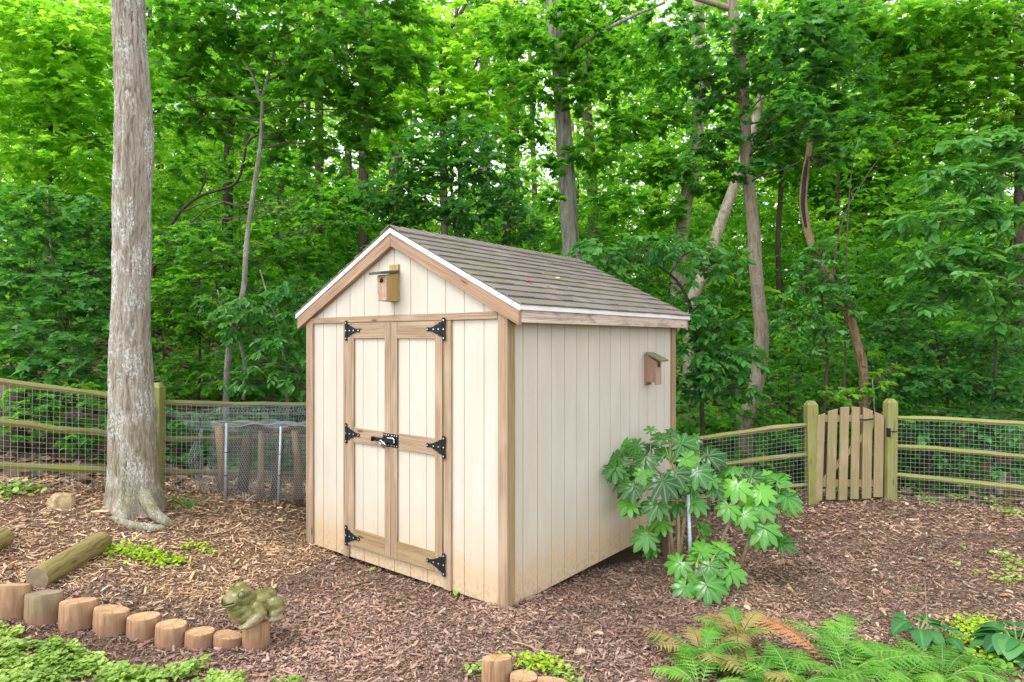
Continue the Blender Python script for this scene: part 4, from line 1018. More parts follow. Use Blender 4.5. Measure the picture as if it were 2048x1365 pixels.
def patch(name, blobs, n, size, m, label, shape=ROUND, h=(.015, .05), cat='ground cover', kind='stuff', seed=0):
    Lf = Leaves(shape); rg = np.random.default_rng(seed)
    for (px, py, r) in blobs:
        c = G(px, py); k = int(n * r * r / .02); q = rg.normal(0, 1, (k, 2)) * r * .5; x, y = c[0] + q[:, 0], c[1] + q[:, 1]; z = ground(x, y) + rg.uniform(*h, k)
        a = rg.uniform(0, 6.28, k); d = unit(np.c_[np.cos(a), np.sin(a), rg.normal(.1, .3, k)]); nn = np.c_[rg.normal(0, .35, k), rg.normal(0, .35, k), np.ones(k)]; nn = unit(nn - d * (nn * d).sum(1, keepdims=True))
        Lf.add(np.c_[x, y, z], d, nn, rg.uniform(*size, k), .5 + rg.normal(0, .2, k))
    o = Lf.build(name, M[m]); tag(o, label, cat, kind=kind); return o
patch('creeper_patch', [(225, 1104, .13), (260, 1110, .15), (300, 1118, .14), (335, 1128, .12), (360, 1128, .07)], 130, (.018, .034), 'jenny', 'bright yellow green creeper patch beside the lying log', seed=1)
patch('creeper_patch', [(375, 1098, .09), (405, 1100, .08), (420, 1110, .07)], 100, (.015, .028), 'jenny', 'smaller thin patch of yellow green creeper between the log and the shed', seed=2)
patch('creeper_patch', [(1050, 1330, .10), (1078, 1335, .10), (1100, 1342, .09)], 170, (.014, .028), 'jenny', 'yellow green creeper behind the low stumps at the bottom edge', seed=3)
patch('weed_patch', [(1120, 1352, .08), (1140, 1362, .07), (958, 1352, .07)], 110, (.02, .035), 'clover', 'green weeds around the low stumps at the bottom edge', seed=4)
patch('creeper_patch', [(1930, 1262, .13), (1960, 1255, .13), (1985, 1268, .12), (1950, 1290, .12), (1905, 1285, .10), (1990, 1320, .14), (1950, 1335, .14), (1900, 1345, .12)], 150, (.014, .028), 'jenny', 'yellow green creeper between the ferns and the hosta', seed=5)
patch('weed_patch', [(2010, 1120, .10), (2035, 1135, .10), (2020, 1150, .09), (1995, 1165, .08), (2040, 1165, .09)], 60, (.02, .045), 'clover', 'sparse weeds on the mulch at the right edge', seed=6)
patch('weed_patch', [(1915, 1135, .05), (1955, 1150, .06), (1930, 1100, .04)], 90, (.015, .03), 'clover', 'tiny sparse weeds on the mulch between the glossy shrub and the right edge', seed=7)
patch('weed_patch', [(1860, 1005, .14), (1920, 1000, .16), (1990, 1010, .14), (2030, 1030, .16), (1800, 1000, .08)], 60, (.02, .045), 'clover', 'green weeds along the foot of the fence right of the gate', seed=8)
patch('weed_patch', [(20, 985, .16), (60, 985, .12)], 60, (.03, .06), 'clover', 'green weeds at the foot of the fence by the left edge', seed=9)

patch('leafy_patch', [(1740, 1340, .12), (1790, 1330, .12), (1850, 1345, .13), (1905, 1325, .12), (1960, 1345, .13), (2000, 1355, .12), (1580, 1345, .10), (1450, 1350, .10)], 75, (.03, .06), 'fern', 'mixed low green leaves filling in between the ferns and the hosta', shape=WIDE, h=(.01, .09), seed=10)
def little_plant(px, py, n, size, m, label, spread=.10, h=.14, seed=0, shape=WIDE):
    p = G(px, py); rg = np.random.default_rng(seed); root = empty('seedling', p, 0, label, 'seedling')
    Lf = Leaves(shape); b = MB()
    for k in range(n):
        a = rg.uniform(0, 6.28); r = rg.uniform(.2, 1) * spread; hh = rg.uniform(.35, 1) * h; q = np.array([math.cos(a) * r, math.sin(a) * r, hh])
        b.tube([(0, 0, -.01), q * [.5, .5, .7], q], .0022, 5)
        d = unit(np.array([math.cos(a), math.sin(a), -.15 + rg.normal() * .2])); nn = np.array([rg.normal() * .25, rg.normal() * .25, 1]); nn = unit(nn - d * (nn @ d))
        Lf.add(q[None], d[None], nn[None], rg.uniform(*size), .5 + rg.normal() * .18)
    b.build('stem', M['greenstem'], root); Lf.build('foliage', M[m], root)
little_plant(372, 1018, 16, (.06, .10), 'leaf_blue', 'low plant with round leaves at the root of the big tree', .19, .15, 1)
little_plant(757, 1142, 5, (.05, .085), 'clover', 'seedling in the mulch under the left shed door', .05, .06, 2)
little_plant(914, 1190, 4, (.05, .08), 'clover', 'seedling at the foot of the right door jamb', .05, .07, 3)
little_plant(1748, 998, 9, (.05, .08), 'leaf_blue', 'small green plant at the foot of the garden gate', .11, .10, 4)
little_plant(1830, 1180, 0 + 3, (.03, .05), 'clover', 'tiny seedling alone in the open mulch right of the shrubs', .03, .03, 5)

# ================================================================== FATSIA
def fatsia_leaf(lf_v, b, c, R_, nrm, tip, tint, rg):
    """palmate glossy leaf: c centre, tip direction of the middle lobe"""
    nrm = unit(nrm); tip = unit(tip - nrm * (tip @ nrm)); x = np.cross(tip, nrm)
    nl = 9 if R_ > .11 else 7
    for k in range(nl):
        f = k / (nl - 1) * 2 - 1; a = f * R(142); ln = R_ * (1.0 - .42 * abs(f) ** 1.6) * rg.uniform(.92, 1.06)
        d = tip * math.cos(a) + x * math.sin(a); s = np.cross(d, nrm); w_ = ln * .200 * (1 - .2 * abs(f)); up = rg.normal() * .004
        prof = [(0, .30), (.30, .62), (.50, .85), (.68, 1.0), (.84, .72), (.94, .36), (1.0, .04)]; vs = []; uv = []
        for t, ww in prof:
            cc = c + d * ln * t + nrm * (up + .002 * k % .005 + ln * (.10 * t - .34 * t * t))
            for q in (-1, -.5, 0, .5, 1): vs.append(cc + s * w_ * ww * q + nrm * (abs(q) * .20 * w_ * ww - .02 * ln * abs(q) * ww)); uv.append((q * .5 * (.4 + .6 * ww), t))
        fs = [(i * 5 + j, i * 5 + j + 1, (i + 1) * 5 + j + 1, (i + 1) * 5 + j) for i in range(6) for j in range(4)]
        b.add(vs, fs, uv, 0, float(np.clip(tint + rg.normal() * .05, 0, 1)))
def fatsia(root_px, Yb, stems, leaves, label, seed, tint0):
    """leaves: (px, py, radius px, depth offset)"""
    rg = np.random.default_rng(seed); g = P(root_px, 1100, Yb); g[2] = gz(g[0], g[1]); root = empty('fatsia_shrub', g, 0, label, 'shrub', 'glossy hand-leaved shrubs beside the shed'); bpy.context.view_layer.update(); parts = []
    tops = []
    for st in stems:
        q = np.array([P(x, y, Yb + dy) for x, y, dy in st]); q[0, 2] = min(q[0, 2], gz(q[0, 0], q[0, 1])) - .02
        b = MB(); b.tube(q, np.linspace(.019, .012, len(q)), 8, jit=.06, rng=rg); parts.append(b.build('stem', M['fatstem'], None, smooth=True)); tops.append(q)
    b = MB(); pt = MB(); allq = np.concatenate([t[len(t) // 2:] for t in tops])
    extra = [(px + rg.normal() * 16, py + rg.normal() * 13 + 6, rp * rg.uniform(.6, .85), dy + rg.uniform(.08, .2)) for px, py, rp, dy in leaves * 2 if rg.random() < .7]
    for (px, py, rp, dy) in leaves + extra:
        Y = Yb + dy; c = P(px, py, Y); Rr = 1.25 * rg.uniform(.86, 1.1) * rp / F * Y
        j = np.argmin(((allq - c) ** 2).sum(1) - .02 * rg.random(len(allq))); src = allq[j]
        out = c - src; out[2] = 0; out = unit(out + rg.normal(0, .02, 3)) if np.linalg.norm(out) > .03 else unit(rg.normal(0, 1, 3) * [1, 1, 0])
        cam_ = unit(np.array([0, 0, CAMH]) - c)
        nrm = unit(np.array([0, 0, 1.]) * .75 + cam_ * .95 + out * .35 + rg.normal(0, .16, 3)); tip = out * 1.0 + np.array([0, 0, -.30]) + np.array([rg.normal() * .35, -.25, rg.normal() * .2])
        fatsia_leaf(None, b, c, Rr, nrm, tip, tint0 + rg.normal() * .26, rg)
        m_ = (src + c) / 2 + np.array([0, 0, .05]); tt = np.linspace(0, 1, 7)[:, None]; q = (1 - tt) ** 2 * src + 2 * tt * (1 - tt) * m_ + tt ** 2 * c; pt.tube(q, np.linspace(.0045, .003, 7), 6)
    parts.append(b.build('foliage', M['fatsia'], None, smooth=True)); parts.append(pt.build('leaf_stalks', M['greenstem'], None, smooth=True))
    for o in parts: under(o, root)
def zl(lst): return [(1150 + x / 3.412, 830 + y / 3.412, r / 3.412, d) for x, y, r, d in lst]
fatsia(1357, 5.72, [[(1358, 1108, 0), (1357, 1050, 0), (1354, 1000, 0), (1345, 960, 0), (1340, 925, 0)], [(1354, 995, 0), (1325, 950, .0), (1300, 925, .02)], [(1354, 990, 0), (1380, 940, 0), (1400, 920, 0)]],
       zl([(425, 215, 112, .1), (590, 165, 88, .15), (725, 200, 115, 0), (905, 285, 112, .1), (300, 300, 100, .05), (275, 365, 85, -.1), (480, 300, 100, -.05), (610, 285, 95, .1), (755, 300, 100, -.1), (480, 395, 92, -.15), (690, 400, 95, -.2), (830, 385, 118, -.22), (330, 400, 80, 0), (400, 490, 100, -.2),
           (600, 455, 120, -.28), (372, 605, 88, -.15), (560, 610, 112, -.22), (700, 600, 82, 0), (820, 600, 95, -.15), (600, 730, 105, -.02), (490, 825, 100, -.15), (860, 770, 70, .2), (940, 490, 92, -.05), (660, 130, 70, .25), (520, 230, 80, .25), (660, 680, 70, .1), (830, 170, 75, .2), (420, 420, 70, .15)]),
       'tall glossy hand-leaved shrub leaning against the side wall of the shed', 3, .36)
fatsia(1440, 5.70, [[(1442, 1110, .05), (1445, 1075, .02), (1462, 1040, 0), (1480, 1005, 0), (1495, 975, 0)], [(1470, 1025, 0), (1520, 1010, 0), (1555, 1020, 0)]],
       zl([(1085, 375, 88, .1), (1110, 480, 105, -.1), (1200, 430, 95, .1), (1265, 520, 108, -.1), (1375, 450, 98, .05), (1440, 560, 105, 0), (1045, 625, 92, -.15), (1150, 680, 100, -.2), (1275, 625, 100, -.15), (1290, 770, 112, -.2), (1400, 870, 105, .05), (1180, 575, 90, 0), (1340, 540, 90, .1), (1300, 420, 80, .2), (1360, 880, 80, .15), (1010, 440, 70, .15), (1200, 520, 85, .15)]),
       'bright glossy hand-leaved shrub on a leaning stem, nearer the garden gate', 5, .60)
fatsia(1400, 5.22, [[(1392, 1185, 0), (1393, 1150, 0), (1395, 1125, 0)], [(1393, 1160, 0), (1420, 1130, 0)], [(1393, 1165, 0), (1370, 1140, 0)]],
       zl([(720, 1010, 105, 0), (860, 935, 95, .12), (915, 1030, 92, -.05), (1060, 1060, 105, 0), (1000, 920, 85, .15), (900, 1160, 125, -.22), (755, 1170, 105, -.12), (960, 960, 80, .1), (800, 1090, 80, 0), (980, 1110, 85, 0)]),
       'low glossy hand-leaved shrub close to the ground in front of the two taller ones', 7, .66)

# ================================================================== FERNS, HOSTA
def frond(b, base, d, Ln, w, rg, tint, arch=.55, npin=15, el=.9):
    d = unit(np.array([d[0], d[1], 0])); up = np.array([0, 0, 1.]); t = np.linspace(0, 1, npin + 3)
    x = Ln * (t * math.cos(el) + .25 * t ** 2); z = Ln * (t * math.sin(el) - arch * t ** 2)
    rac = base + d * x[:, None] + up * z[:, None]; b.tube(rac, np.linspace(.0035, .001, len(t)), 4, mi=1)
    tg = unit(np.gradient(rac, axis=0)); side = unit(np.cross(d, up))
    for i in range(2, npin + 2):
        f = t[i]; ln = w * math.sin(math.pi * min(1, (1 - f) * 1.02 + .02) ** .8) * (1.0 if f > .12 else .6) * rg.uniform(.9, 1.1)
        nrm = unit(np.cross(side, tg[i])); 
        if nrm[2] < 0: nrm = -nrm
        for s in (-1, 1):
            pd = unit(side * s * .9 + tg[i] * .42 - nrm * .12 + rg.normal(0, .05, 3)); ps = unit(np.cross(pd, nrm)); m = 6
            # serrated pinna outline
            vs = [rac[i]]; 
            for q in range(1, m + 1): vs.append(rac[i] + pd * ln * (q - .45) / m + ps * ln * .20 * (1 - (q - 1) / m) - nrm * .10 * ln * (q / m) ** 2); vs.append(rac[i] + pd * ln * (q - .05) / m + ps * ln * .05 * (1 - q / (m + .5)) - nrm * .10 * ln * (q / m) ** 2)
            for q in range(m, 0, -1): vs.append(rac[i] + pd * ln * (q - .05) / m - ps * ln * .05 * (1 - q / (m + .5)) - nrm * .10 * ln * (q / m) ** 2); vs.append(rac[i] + pd * ln * (q - .45) / m - ps * ln * .20 * (1 - (q - 1) / m) - nrm * .10 * ln * (q / m) ** 2)
            b.add(vs, [tuple(range(len(vs)))], None, 0, float(np.clip(tint + rg.normal() * .09, 0, 1)))
def fern(px, py, n, Ln, w, mats, label, seed, el=(.7, 1.15), az=None, npin=15):
    rg = np.random.default_rng(seed); p = G(px, py); root = empty('fern', p, 0, label, 'fern', 'ferns at the bottom right'); 
    for k in range(n):
        a = (k / n * 6.28 + rg.normal() * .25) if az is None else az[k]
        b = MB(); l_ = Ln * rg.uniform(.8, 1.1)
        m = mats[k % len(mats)]
        frond(b, np.zeros(3), (math.cos(a), math.sin(a)), l_, w * rg.uniform(.85, 1.1), rg, .5 + rg.normal() * .15, rg.uniform(.45, .75), npin, rg.uniform(*el))
        b.build('frond', [M[m], M['greenstem' if m == 'fern' else 'twig']], root)
fern(1405, 1330, 11, .46, .095, ['fern_bronze', 'fern', 'fern_bronze'], 'bronze and green fern nearest the low glossy shrub', 1, (.9, 1.3))
fern(1478, 1300, 10, .50, .09, ['fern_bronze', 'fern_bronze', 'fern'], 'tall bronze tipped fern behind the other bronze ferns', 2, (1.0, 1.35))
fern(1505, 1372, 12, .46, .095, ['fern', 'fern_bronze', 'fern'], 'green fern with tan fronds at the bottom edge', 3)
fern(1400, 1390, 11, .44, .09, ['fern'], 'fresh green fern at the bottom edge, leftmost of the fern group', 4)
fern(1690, 1375, 11, .56, .105, ['fern'], 'bright green fern with long fronds in the middle of the fern group', 5, (.8, 1.25))
fern(1795, 1378, 13, .54, .10, ['fern'], 'bright green arching fern closest to the hosta', 6, (.8, 1.25))
fern(1885, 1372, 11, .48, .095, ['fern'], 'small bright green fern at the bottom edge below the yellow creeper', 10, (.8, 1.2))
fern(1668, 1352, 1, .68, .115, ['fern_orange'], 'single orange frond leaning over the ferns', 7, (.85, .9), [R(128)], 20)
fern(1688, 1340, 4, .56, .10, ['fern'], 'upright lime fern fronds beside the orange frond', 8, (1.0, 1.3), [R(100), R(60), R(140), R(80)])
fern(1590, 1392, 10, .46, .095, ['fern'], 'dark green fern at the bottom edge under the orange frond', 9)
def hosta(px, py, leaves, label, seed, size):
    rg = np.random.default_rng(seed); p = G(px, py); root = empty('hosta', p, 0, label, 'hosta', 'hosta plants at the right edge'); b = MB(); st = MB()
    for k in range(leaves):
        a = k * 2.4 + rg.normal() * .2; r = size * rg.uniform(.35, .9); h = size * rg.uniform(.5, 1.1); d = np.array([math.cos(a), math.sin(a), 0]); c = d * r * .6 + np.array([0, 0, h]); Ln = size * rg.uniform(.75, 1.1)
        st.tube([(0, 0, -.01), d * r * .3 + [0, 0, h * .7], c], .004, 6)
        s = np.array([-d[1], d[0], 0]); vs = []; uv = []
        for t, ww in ((0, .12), (.12, .62), (.3, .92), (.5, 1), (.7, .82), (.86, .5), (1, .03)):
            cc = c + d * Ln * t * .9 + np.array([0, 0, Ln * (.25 * t - .6 * t * t)])
            for q in (-1, -.6, -.25, 0, .25, .6, 1): vs.append(cc + s * q * ww * Ln * .36 + np.array([0, 0, (abs(q) * .10 - .05 * q * q) * Ln * ww])); uv.append((q * .5, t))
        b.add(vs, [(i * 7 + j, i * 7 + j + 1, (i + 1) * 7 + j + 1, (i + 1) * 7 + j) for i in range(6) for j in range(6)], uv, 0, float(np.clip(.5 + rg.normal() * .18, 0, 1)))
    st.build('leaf_stalks', M['greenstem'], root, smooth=True); b.build('foliage', M['hosta'], root, smooth=True)
hosta(2035, 1325, 30, 'large leaved hosta at the right edge of the photo', 1, .185)
hosta(1835, 1296, 9, 'pale leaved hosta behind the bright green ferns', 2, .17)
hosta(1885, 1300, 6, 'small hosta between the ferns and the yellow creeper', 3, .13)
p = G(1856, 1300); b = MB(); b.tube([(0, 0, 0), tuple(P(1853, 1230, p[1]) - p), tuple(P(1850, 1162, p[1]) - p)], .0022, 5); o = b.build('dry_stalk', M['fatstem'], None, loc=p); tag(o, 'thin pale dry stalk standing upright behind the hosta', 'stalk')

# ================================================================== TREES
def smooth_path(pts, n):
    pts = np.array(pts, float); k = len(pts); t = np.linspace(0, k - 1, n); out = []
    for q in t:
        i = min(int(q), k - 2); f = q - i; p0 = pts[max(i - 1, 0)]; p1 = pts[i]; p2 = pts[i + 1]; p3 = pts[min(i + 2, k - 1)]
        out.append(.5 * ((2 * p1) + (-p0 + p2) * f + (2 * p0 - 5 * p1 + 4 * p2 - p3) * f * f + (-p0 + 3 * p1 - 3 * p2 + p3) * f ** 3))
    return np.array(out)
def px_path(pl, Y): # (px, py, width px[, dY])
    q = np.array([list(P(a[0], a[1], Y + (a[3] if len(a) > 3 else 0))) + [a[2] / 2 / F * (Y + (a[3] if len(a) > 3 else 0)) / math.sqrt(1 + ((a[0] - CXP) / F) ** 2)] for a in pl])
    return q
def trunk_tube(b, q, seg=10, n=None, jit=.03, rng=None, mi=0):
    n = n or max(8, len(q) * 4); s = smooth_path(q, n); b.tube(s[:, :3], np.maximum(s[:, 3], .003), seg, mi, jit=jit, rng=rng)
    return s
def tree(name, label, trunks, Y, bark_, clusters, shape, leafm, size, seed, cat='tree', group=None, nb=34, m=8, tint=.45, droop=.25, jit=.35, flat=.6, to_ground=True, cY=None, limbs=True, blen=None, extra_up=None, tv=.13):
    """trunks: pixel paths; clusters: (px, py, Y, radius m[, tint shift])"""
    rg = np.random.default_rng(seed); P0 = px_path(trunks[0], Y); g = P0[0, :3].copy(); g[2] = gz(g[0], g[1])
    root = empty(name, g, 0, label, cat, group); b = MB(); ss = []
    for k, tr in enumerate(trunks):
        q = px_path(tr, Y)
        if k == 0 and to_ground:
            gg = q[0].copy(); gg[2] = gz(gg[0], gg[1]) - .15; gg[3] *= 1.25
            if gg[2] < q[0, 2] - .1: q = np.vstack([gg, q])
        if k == 0 and extra_up: q = np.vstack([q, [q[-1, 0] + .1, q[-1, 1], q[-1, 2] + extra_up, q[-1, 3] * .6]])
        ss.append(trunk_tube(b, q, 12 if q[0, 3] > .07 else 8, None, .03, rg))
    allq = np.concatenate(ss)
    if clusters:
        Lf = Leaves(shape); lb = MB()
        for cl in clusters:
            c = P(cl[0], cl[1], cl[2]); r = cl[3]; dt = cl[4] if len(cl) > 4 else 0
            o, d, bl = Lf.clump(rg, c, r * 1.08, int(1.6 * nb * (r / .8) ** 2) + 6, m, size * 1.08, tint + dt, droop, jit, flat, blen, tv)
            if limbs:
                low = allq[allq[:, 2] < c[2] - .1] if (allq[:, 2] < c[2] - .1).any() else allq
                j = np.argmin(((low[:, :3] - c) ** 2).sum(1)); sq = low[j, :3]; rr = min(low[j, 3] * .5, .016); L_ = np.linalg.norm(c - sq)
                md = (sq + c) / 2 + np.array([rg.normal() * .08 * L_, rg.normal() * .08 * L_, .10 * L_]); t = np.linspace(0, 1, 8)[:, None]
                q = (1 - t) ** 2 * sq + 2 * t * (1 - t) * md + t * t * c; q[1:-1] += rg.normal(0, .018 * L_, (6, 3))
                lb.tube(q, np.linspace(rr, .004, 8), 6)
                for i in rg.choice(len(o), min(len(o), 12), replace=False):
                    e = o[i] + d[i] * bl[i] * .3; k = rg.integers(4, 8); s0 = q[k]; mm = (s0 + e) / 2 + rg.normal(0, .05, 3); lb.tube([s0, mm, e], [.0045, .0035, .0015], 4)
        Lf.build('crown', leafm, root)
        if limbs: lb.build('branches', M['twig'], root, smooth=True)
    ob = b.build('trunk', bark_, root, smooth=True); 
    for o in root.children: o.location = -g
    return root

# ---- the big tree in front of the fence
def big_tree():
    Y = 6.0; lab = 'big straight brown tree with pale lichen and spreading roots in front of the fence'
    c = [(270, 1016, 118), (268, 985, 108), (266, 930, 103), (264, 860, 98), (263, 760, 90), (262, 640, 84), (264, 500, 83), (264, 380, 82), (268, 280, 80), (264, 160, 76), (258, 40, 70), (254, -80, 68), (252, -300, 62), (255, -600, 52)]
    q = px_path(c, Y); base = q[0, :3].copy(); base[2] = gz(base[0], base[1]); n = 620; s = smooth_path(q, n); s = s[np.argsort(s[:, 2])]; s = np.vstack([[s[0, 0], s[0, 1], s[0, 2] - .12, s[0, 3] * 1.05], s]); n += 1
    seg = 120; an = np.arange(seg) / seg * 2 * math.pi; H_ = (s[:, 2] - base[2])[:, None]
    rr = (s[:, 3][:, None] - .012) * np.ones((1, seg))
    for a0, w_, amp in ((R(-78), .42, .36), (R(-118), .30, .16), (R(-25), .35, .22), (R(200), .4, .12), (R(60), .5, .2), (R(120), .5, .2)):
        da = np.angle(np.exp(1j * (an - a0)))[None, :]; rr = rr * (1 + amp * np.exp(-(da / w_) ** 2) * np.exp(-np.maximum(H_, 0) / .16))
        rr = rr * (1 + .05 * np.exp(-(da / (w_ * .6)) ** 2) * np.exp(-np.maximum(H_, 0) / .6))
    A = an[None, :] * np.ones((n, 1)); Z = s[:, 2][:, None] * np.ones((1, seg)); cx, sx = np.cos(A), np.sin(A)
    wx, wy = cx * 3.4 + .25 * fbm(cx * 2, sx * 2, Z * 2.2, 4), sx * 3.4 + .25 * fbm(cx * 2, sx * 2, Z * 2.2, 14)
    rid = 1 - np.abs(fbm(wx * 1.9, wy * 1.9, Z * 1.5, 5, 3)) * 1.25; rid2 = fbm(wx * 5, wy * 5, Z * 7, 8, 2)
    rr = rr + .0135 * rid + .0045 * rid2 + .012 * fbm(cx * 1.2, sx * 1.2, Z * 1.1, 33, 2)
    V = np.stack([s[:, 0][:, None] + rr * cx - base[0], s[:, 1][:, None] + rr * sx - base[1], Z - base[2]], -1).reshape(-1, 3)
    i = np.arange(n * seg).reshape(n, seg); j = np.roll(i, -1, 1); Fq = np.stack([i[:-1], j[:-1], j[1:], i[1:]], -1).reshape(-1, 4)
    root = empty('lichen_tree', base, 0, lab, 'tree')
    me = bpy.data.meshes.new('trunk'); me.from_pydata(V.tolist(), [], Fq.tolist()); me.materials.append(M['bark_big']); me.polygons.foreach_set('use_smooth', np.ones(len(Fq), bool)); o = bpy.data.objects.new('trunk', me); col.objects.link(o); o.parent = root
    rg = np.random.default_rng(2)
    for pts, ho in (([(285, 955, 42, -.10), (298, 985, 42, -.18), (314, 1010, 38, -.24), (334, 1029, 28, -.25), (354, 1042, 10, -.21)], .30), ([(330, 1026, 14, -.30), (310, 1022, 24, -.34), (285, 1019, 30, -.38), (258, 1018, 28, -.38), (238, 1018, 24, -.36), (222, 1020, 8, -.34)], .02), ([(240, 990, 26, -.05), (222, 1004, 20, -.1), (206, 1012, 8, -.1)], .1)):
        b = MB(); qq = px_path(pts, Y); qq[:, 3] *= .72; ss = smooth_path(qq, 16)
        ss[:, 2] = np.minimum(ss[:, 2], ground(ss[:, 0], ss[:, 1]) + ss[:, 3] * .5 + np.linspace(ho, 0, 16) ** 1.5)
        b.tube(ss[:, :3] - base, ss[:, 3], 10, jit=.04, rng=rg); b.build('root', M['bark_big'], root, smooth=True)
    # crown far above the picture
    Lf = Leaves(MAPLE)
    b = MB(); 
    for k in range(9):
        a = k * 2.4; st = np.array([s[-1, 0], s[-1, 1], 6.2 + k * .28]); e = st + np.array([math.cos(a) * 2.2, .6 + math.sin(a) * 1.8, 1.2 + .3 * (k % 3)]); t = np.linspace(0, 1, 7)[:, None]; b.tube(st * (1 - t) + e * t + np.array([0, 0, .3]) * np.sin(t * 3) - base, np.linspace(.05, .012, 7), 7)
        Lf.clump(rg, e, 1.1, 34, 8, .14, .5)
    cr = Lf.build('crown', M['leaf'], root); cr.location = -base; b.build('limb', M['bark_big'], root, smooth=True)
big_tree()

MP, OV, WD = MAPLE, OVAL, WIDE
# ---- saplings and trees one can tell apart just behind the fence
tree('maple_sapling', 'slender pale maple sapling with a forked foot between the big tree and the shed',
     [[(452, 800, 15), (458, 700, 14), (470, 640, 12), (487, 580, 12), (492, 500, 11), (500, 430, 10), (512, 350, 10), (522, 280, 9), (526, 200, 8), (540, 140, 6), (556, 60, 4), (565, -20, 3)], [(468, 650, 9), (488, 720, 8), (487, 800, 8)], [(523, 205, 8), (505, 150, 6), (470, 90, 4), (440, 20, 3)], [(470, 660, 7), (447, 625, 5), (435, 580, 3)]],
     8.7, M['bark_sap'], [(620, 40, 8.4, .75), (700, 110, 8.2, .8), (770, 40, 8.6, .7), (560, 120, 8.8, .6), (650, 200, 8.6, .65), (740, 220, 8.9, .55), (420, 90, 8.8, .7), (370, 200, 9.0, .65), (480, 20, 8.5, .7), (350, 60, 8.7, .7), (690, 300, 9.2, .5), (590, 290, 9.4, .5), (800, 130, 8.8, .5), (430, 250, 9.3, .45)], MP, M['leaf'], .115, 21, nb=46, tint=.34)
tree('maple_sapling', 'bushy blue green young maple at the left edge behind the fence', [[(160, 800, 9), (150, 700, 8), (120, 600, 7), (100, 480, 5), (95, 380, 3)]], 8.0, M['bark_sap'],
     [(40, 440, 8, .6), (130, 420, 8, .5), (190, 470, 8.2, .4), (60, 540, 7.8, .55), (150, 560, 7.7, .5), (30, 640, 7.6, .5), (120, 660, 7.5, .5), (195, 620, 7.9, .4), (60, 720, 7.3, .45), (160, 730, 7.3, .4), (10, 560, 7.8, .4), (200, 540, 8.1, .35)], MP, M['leaf_blue'], .105, 22, nb=50, tint=.5)
tree('maple_tree', 'yellow green maple filling the top left corner behind the big tree', [[(95, 640, 12), (98, 480, 12), (100, 300, 10), (105, 150, 8), (110, 0, 6)]], 12.5, M['bark_dark'],
     [(40, 50, 12, 1.0), (130, 90, 12, 1.0), (190, 40, 12.5, .9), (60, 180, 12, .9), (170, 200, 12.3, .9), (40, 300, 12, .8), (140, 320, 12.2, .8), (330, 130, 13, .8), (340, 280, 13, .7), (180, 400, 12.5, .6), (60, 400, 12.3, .6), (-40, 200, 12, .8), (-40, 0, 12, .9), (350, 380, 13, .6)], MP, M['leaf_lime'], .13, 23, nb=50, tint=.35)
tree('beech_sapling', 'drooping oval leaved sapling over the fence beside the left wall of the shed', [[(575, 830, 7), (570, 740, 7), (560, 660, 6), (535, 590, 4), (520, 540, 3)]], 8.6, M['bark_sap'],
     [(500, 610, 8.4, .35, .1), (560, 600, 8.5, .35), (600, 640, 8.3, .3), (565, 680, 8.2, .3), (530, 720, 8.2, .28), (590, 735, 8.1, .28), (470, 650, 8.4, .3, .1), (610, 580, 8.6, .3), (440, 600, 8.5, .28, .1), (480, 760, 8.2, .25), (600, 770, 8.0, .22)], OV, M['leaf_blue'], .115, 24, nb=60, m=7, tint=.45, droop=.5)
tree('dogwood', 'oval leaved dogwood reaching over the rear of the shed roof', [[(1405, 860, 9), (1400, 760, 9), (1390, 650, 8), (1360, 570, 6), (1300, 520, 4)]], 9.0, M['bark_dark'],
     [(1215, 515, 8.9, .42, .1), (1290, 495, 8.9, .45, .1), (1370, 505, 8.8, .42, .05), (1445, 520, 8.9, .36), (1250, 560, 9.0, .3), (1400, 610, 8.8, .32), (1435, 660, 8.8, .36), (1470, 710, 8.8, .34), (1430, 740, 8.7, .34), (1390, 700, 8.8, .3), (1480, 775, 8.7, .26), (1385, 770, 8.9, .3), (1170, 500, 9.2, .3), (1380, 640, 8.8, .26)], OV, M['leaf_blue'], .135, 25, nb=62, m=7, tint=.42, droop=.45)
tree('grey_tree', 'smooth grey tree with a bent trunk behind the fence left of the garden gate',
     [[(1488, 862, 40), (1497, 820, 33), (1513, 770, 31), (1521, 710, 32), (1523, 660, 30), (1517, 600, 28), (1511, 530, 28), (1507, 460, 26), (1499, 390, 25), (1492, 320, 23), (1491, 250, 22), (1486, 170, 22), (1476, 90, 22), (1466, 20, 22), (1460, -60, 20)], [(1466, 20, 14), (1420, 5, 12), (1370, -10, 10)], [(1488, 210, 8), (1440, 190, 7), (1380, 210, 5)]], 10.0, M['bark_grey'],
     [(1440, 90, 9.6, .7), (1560, 60, 9.8, .7), (1400, 170, 9.8, .55), (1540, 190, 9.7, .6), (1600, 130, 10, .7), (1430, 260, 9.8, .45), (1560, 280, 9.9, .5), (1650, 60, 10, .7), (1350, 40, 10, .5), (1700, 150, 10.2, .6), (1640, 230, 10.2, .5), (1480, 330, 9.6, .35), (1640, 250, 8.8, .34), (1600, 205, 8.9, .36), (1660, 310, 8.9, .26), (1390, 320, 10, .4), (1720, 260, 10, .45)], MP, M['leaf_blue'], .115, 26, nb=44, tint=.4, extra_up=2)
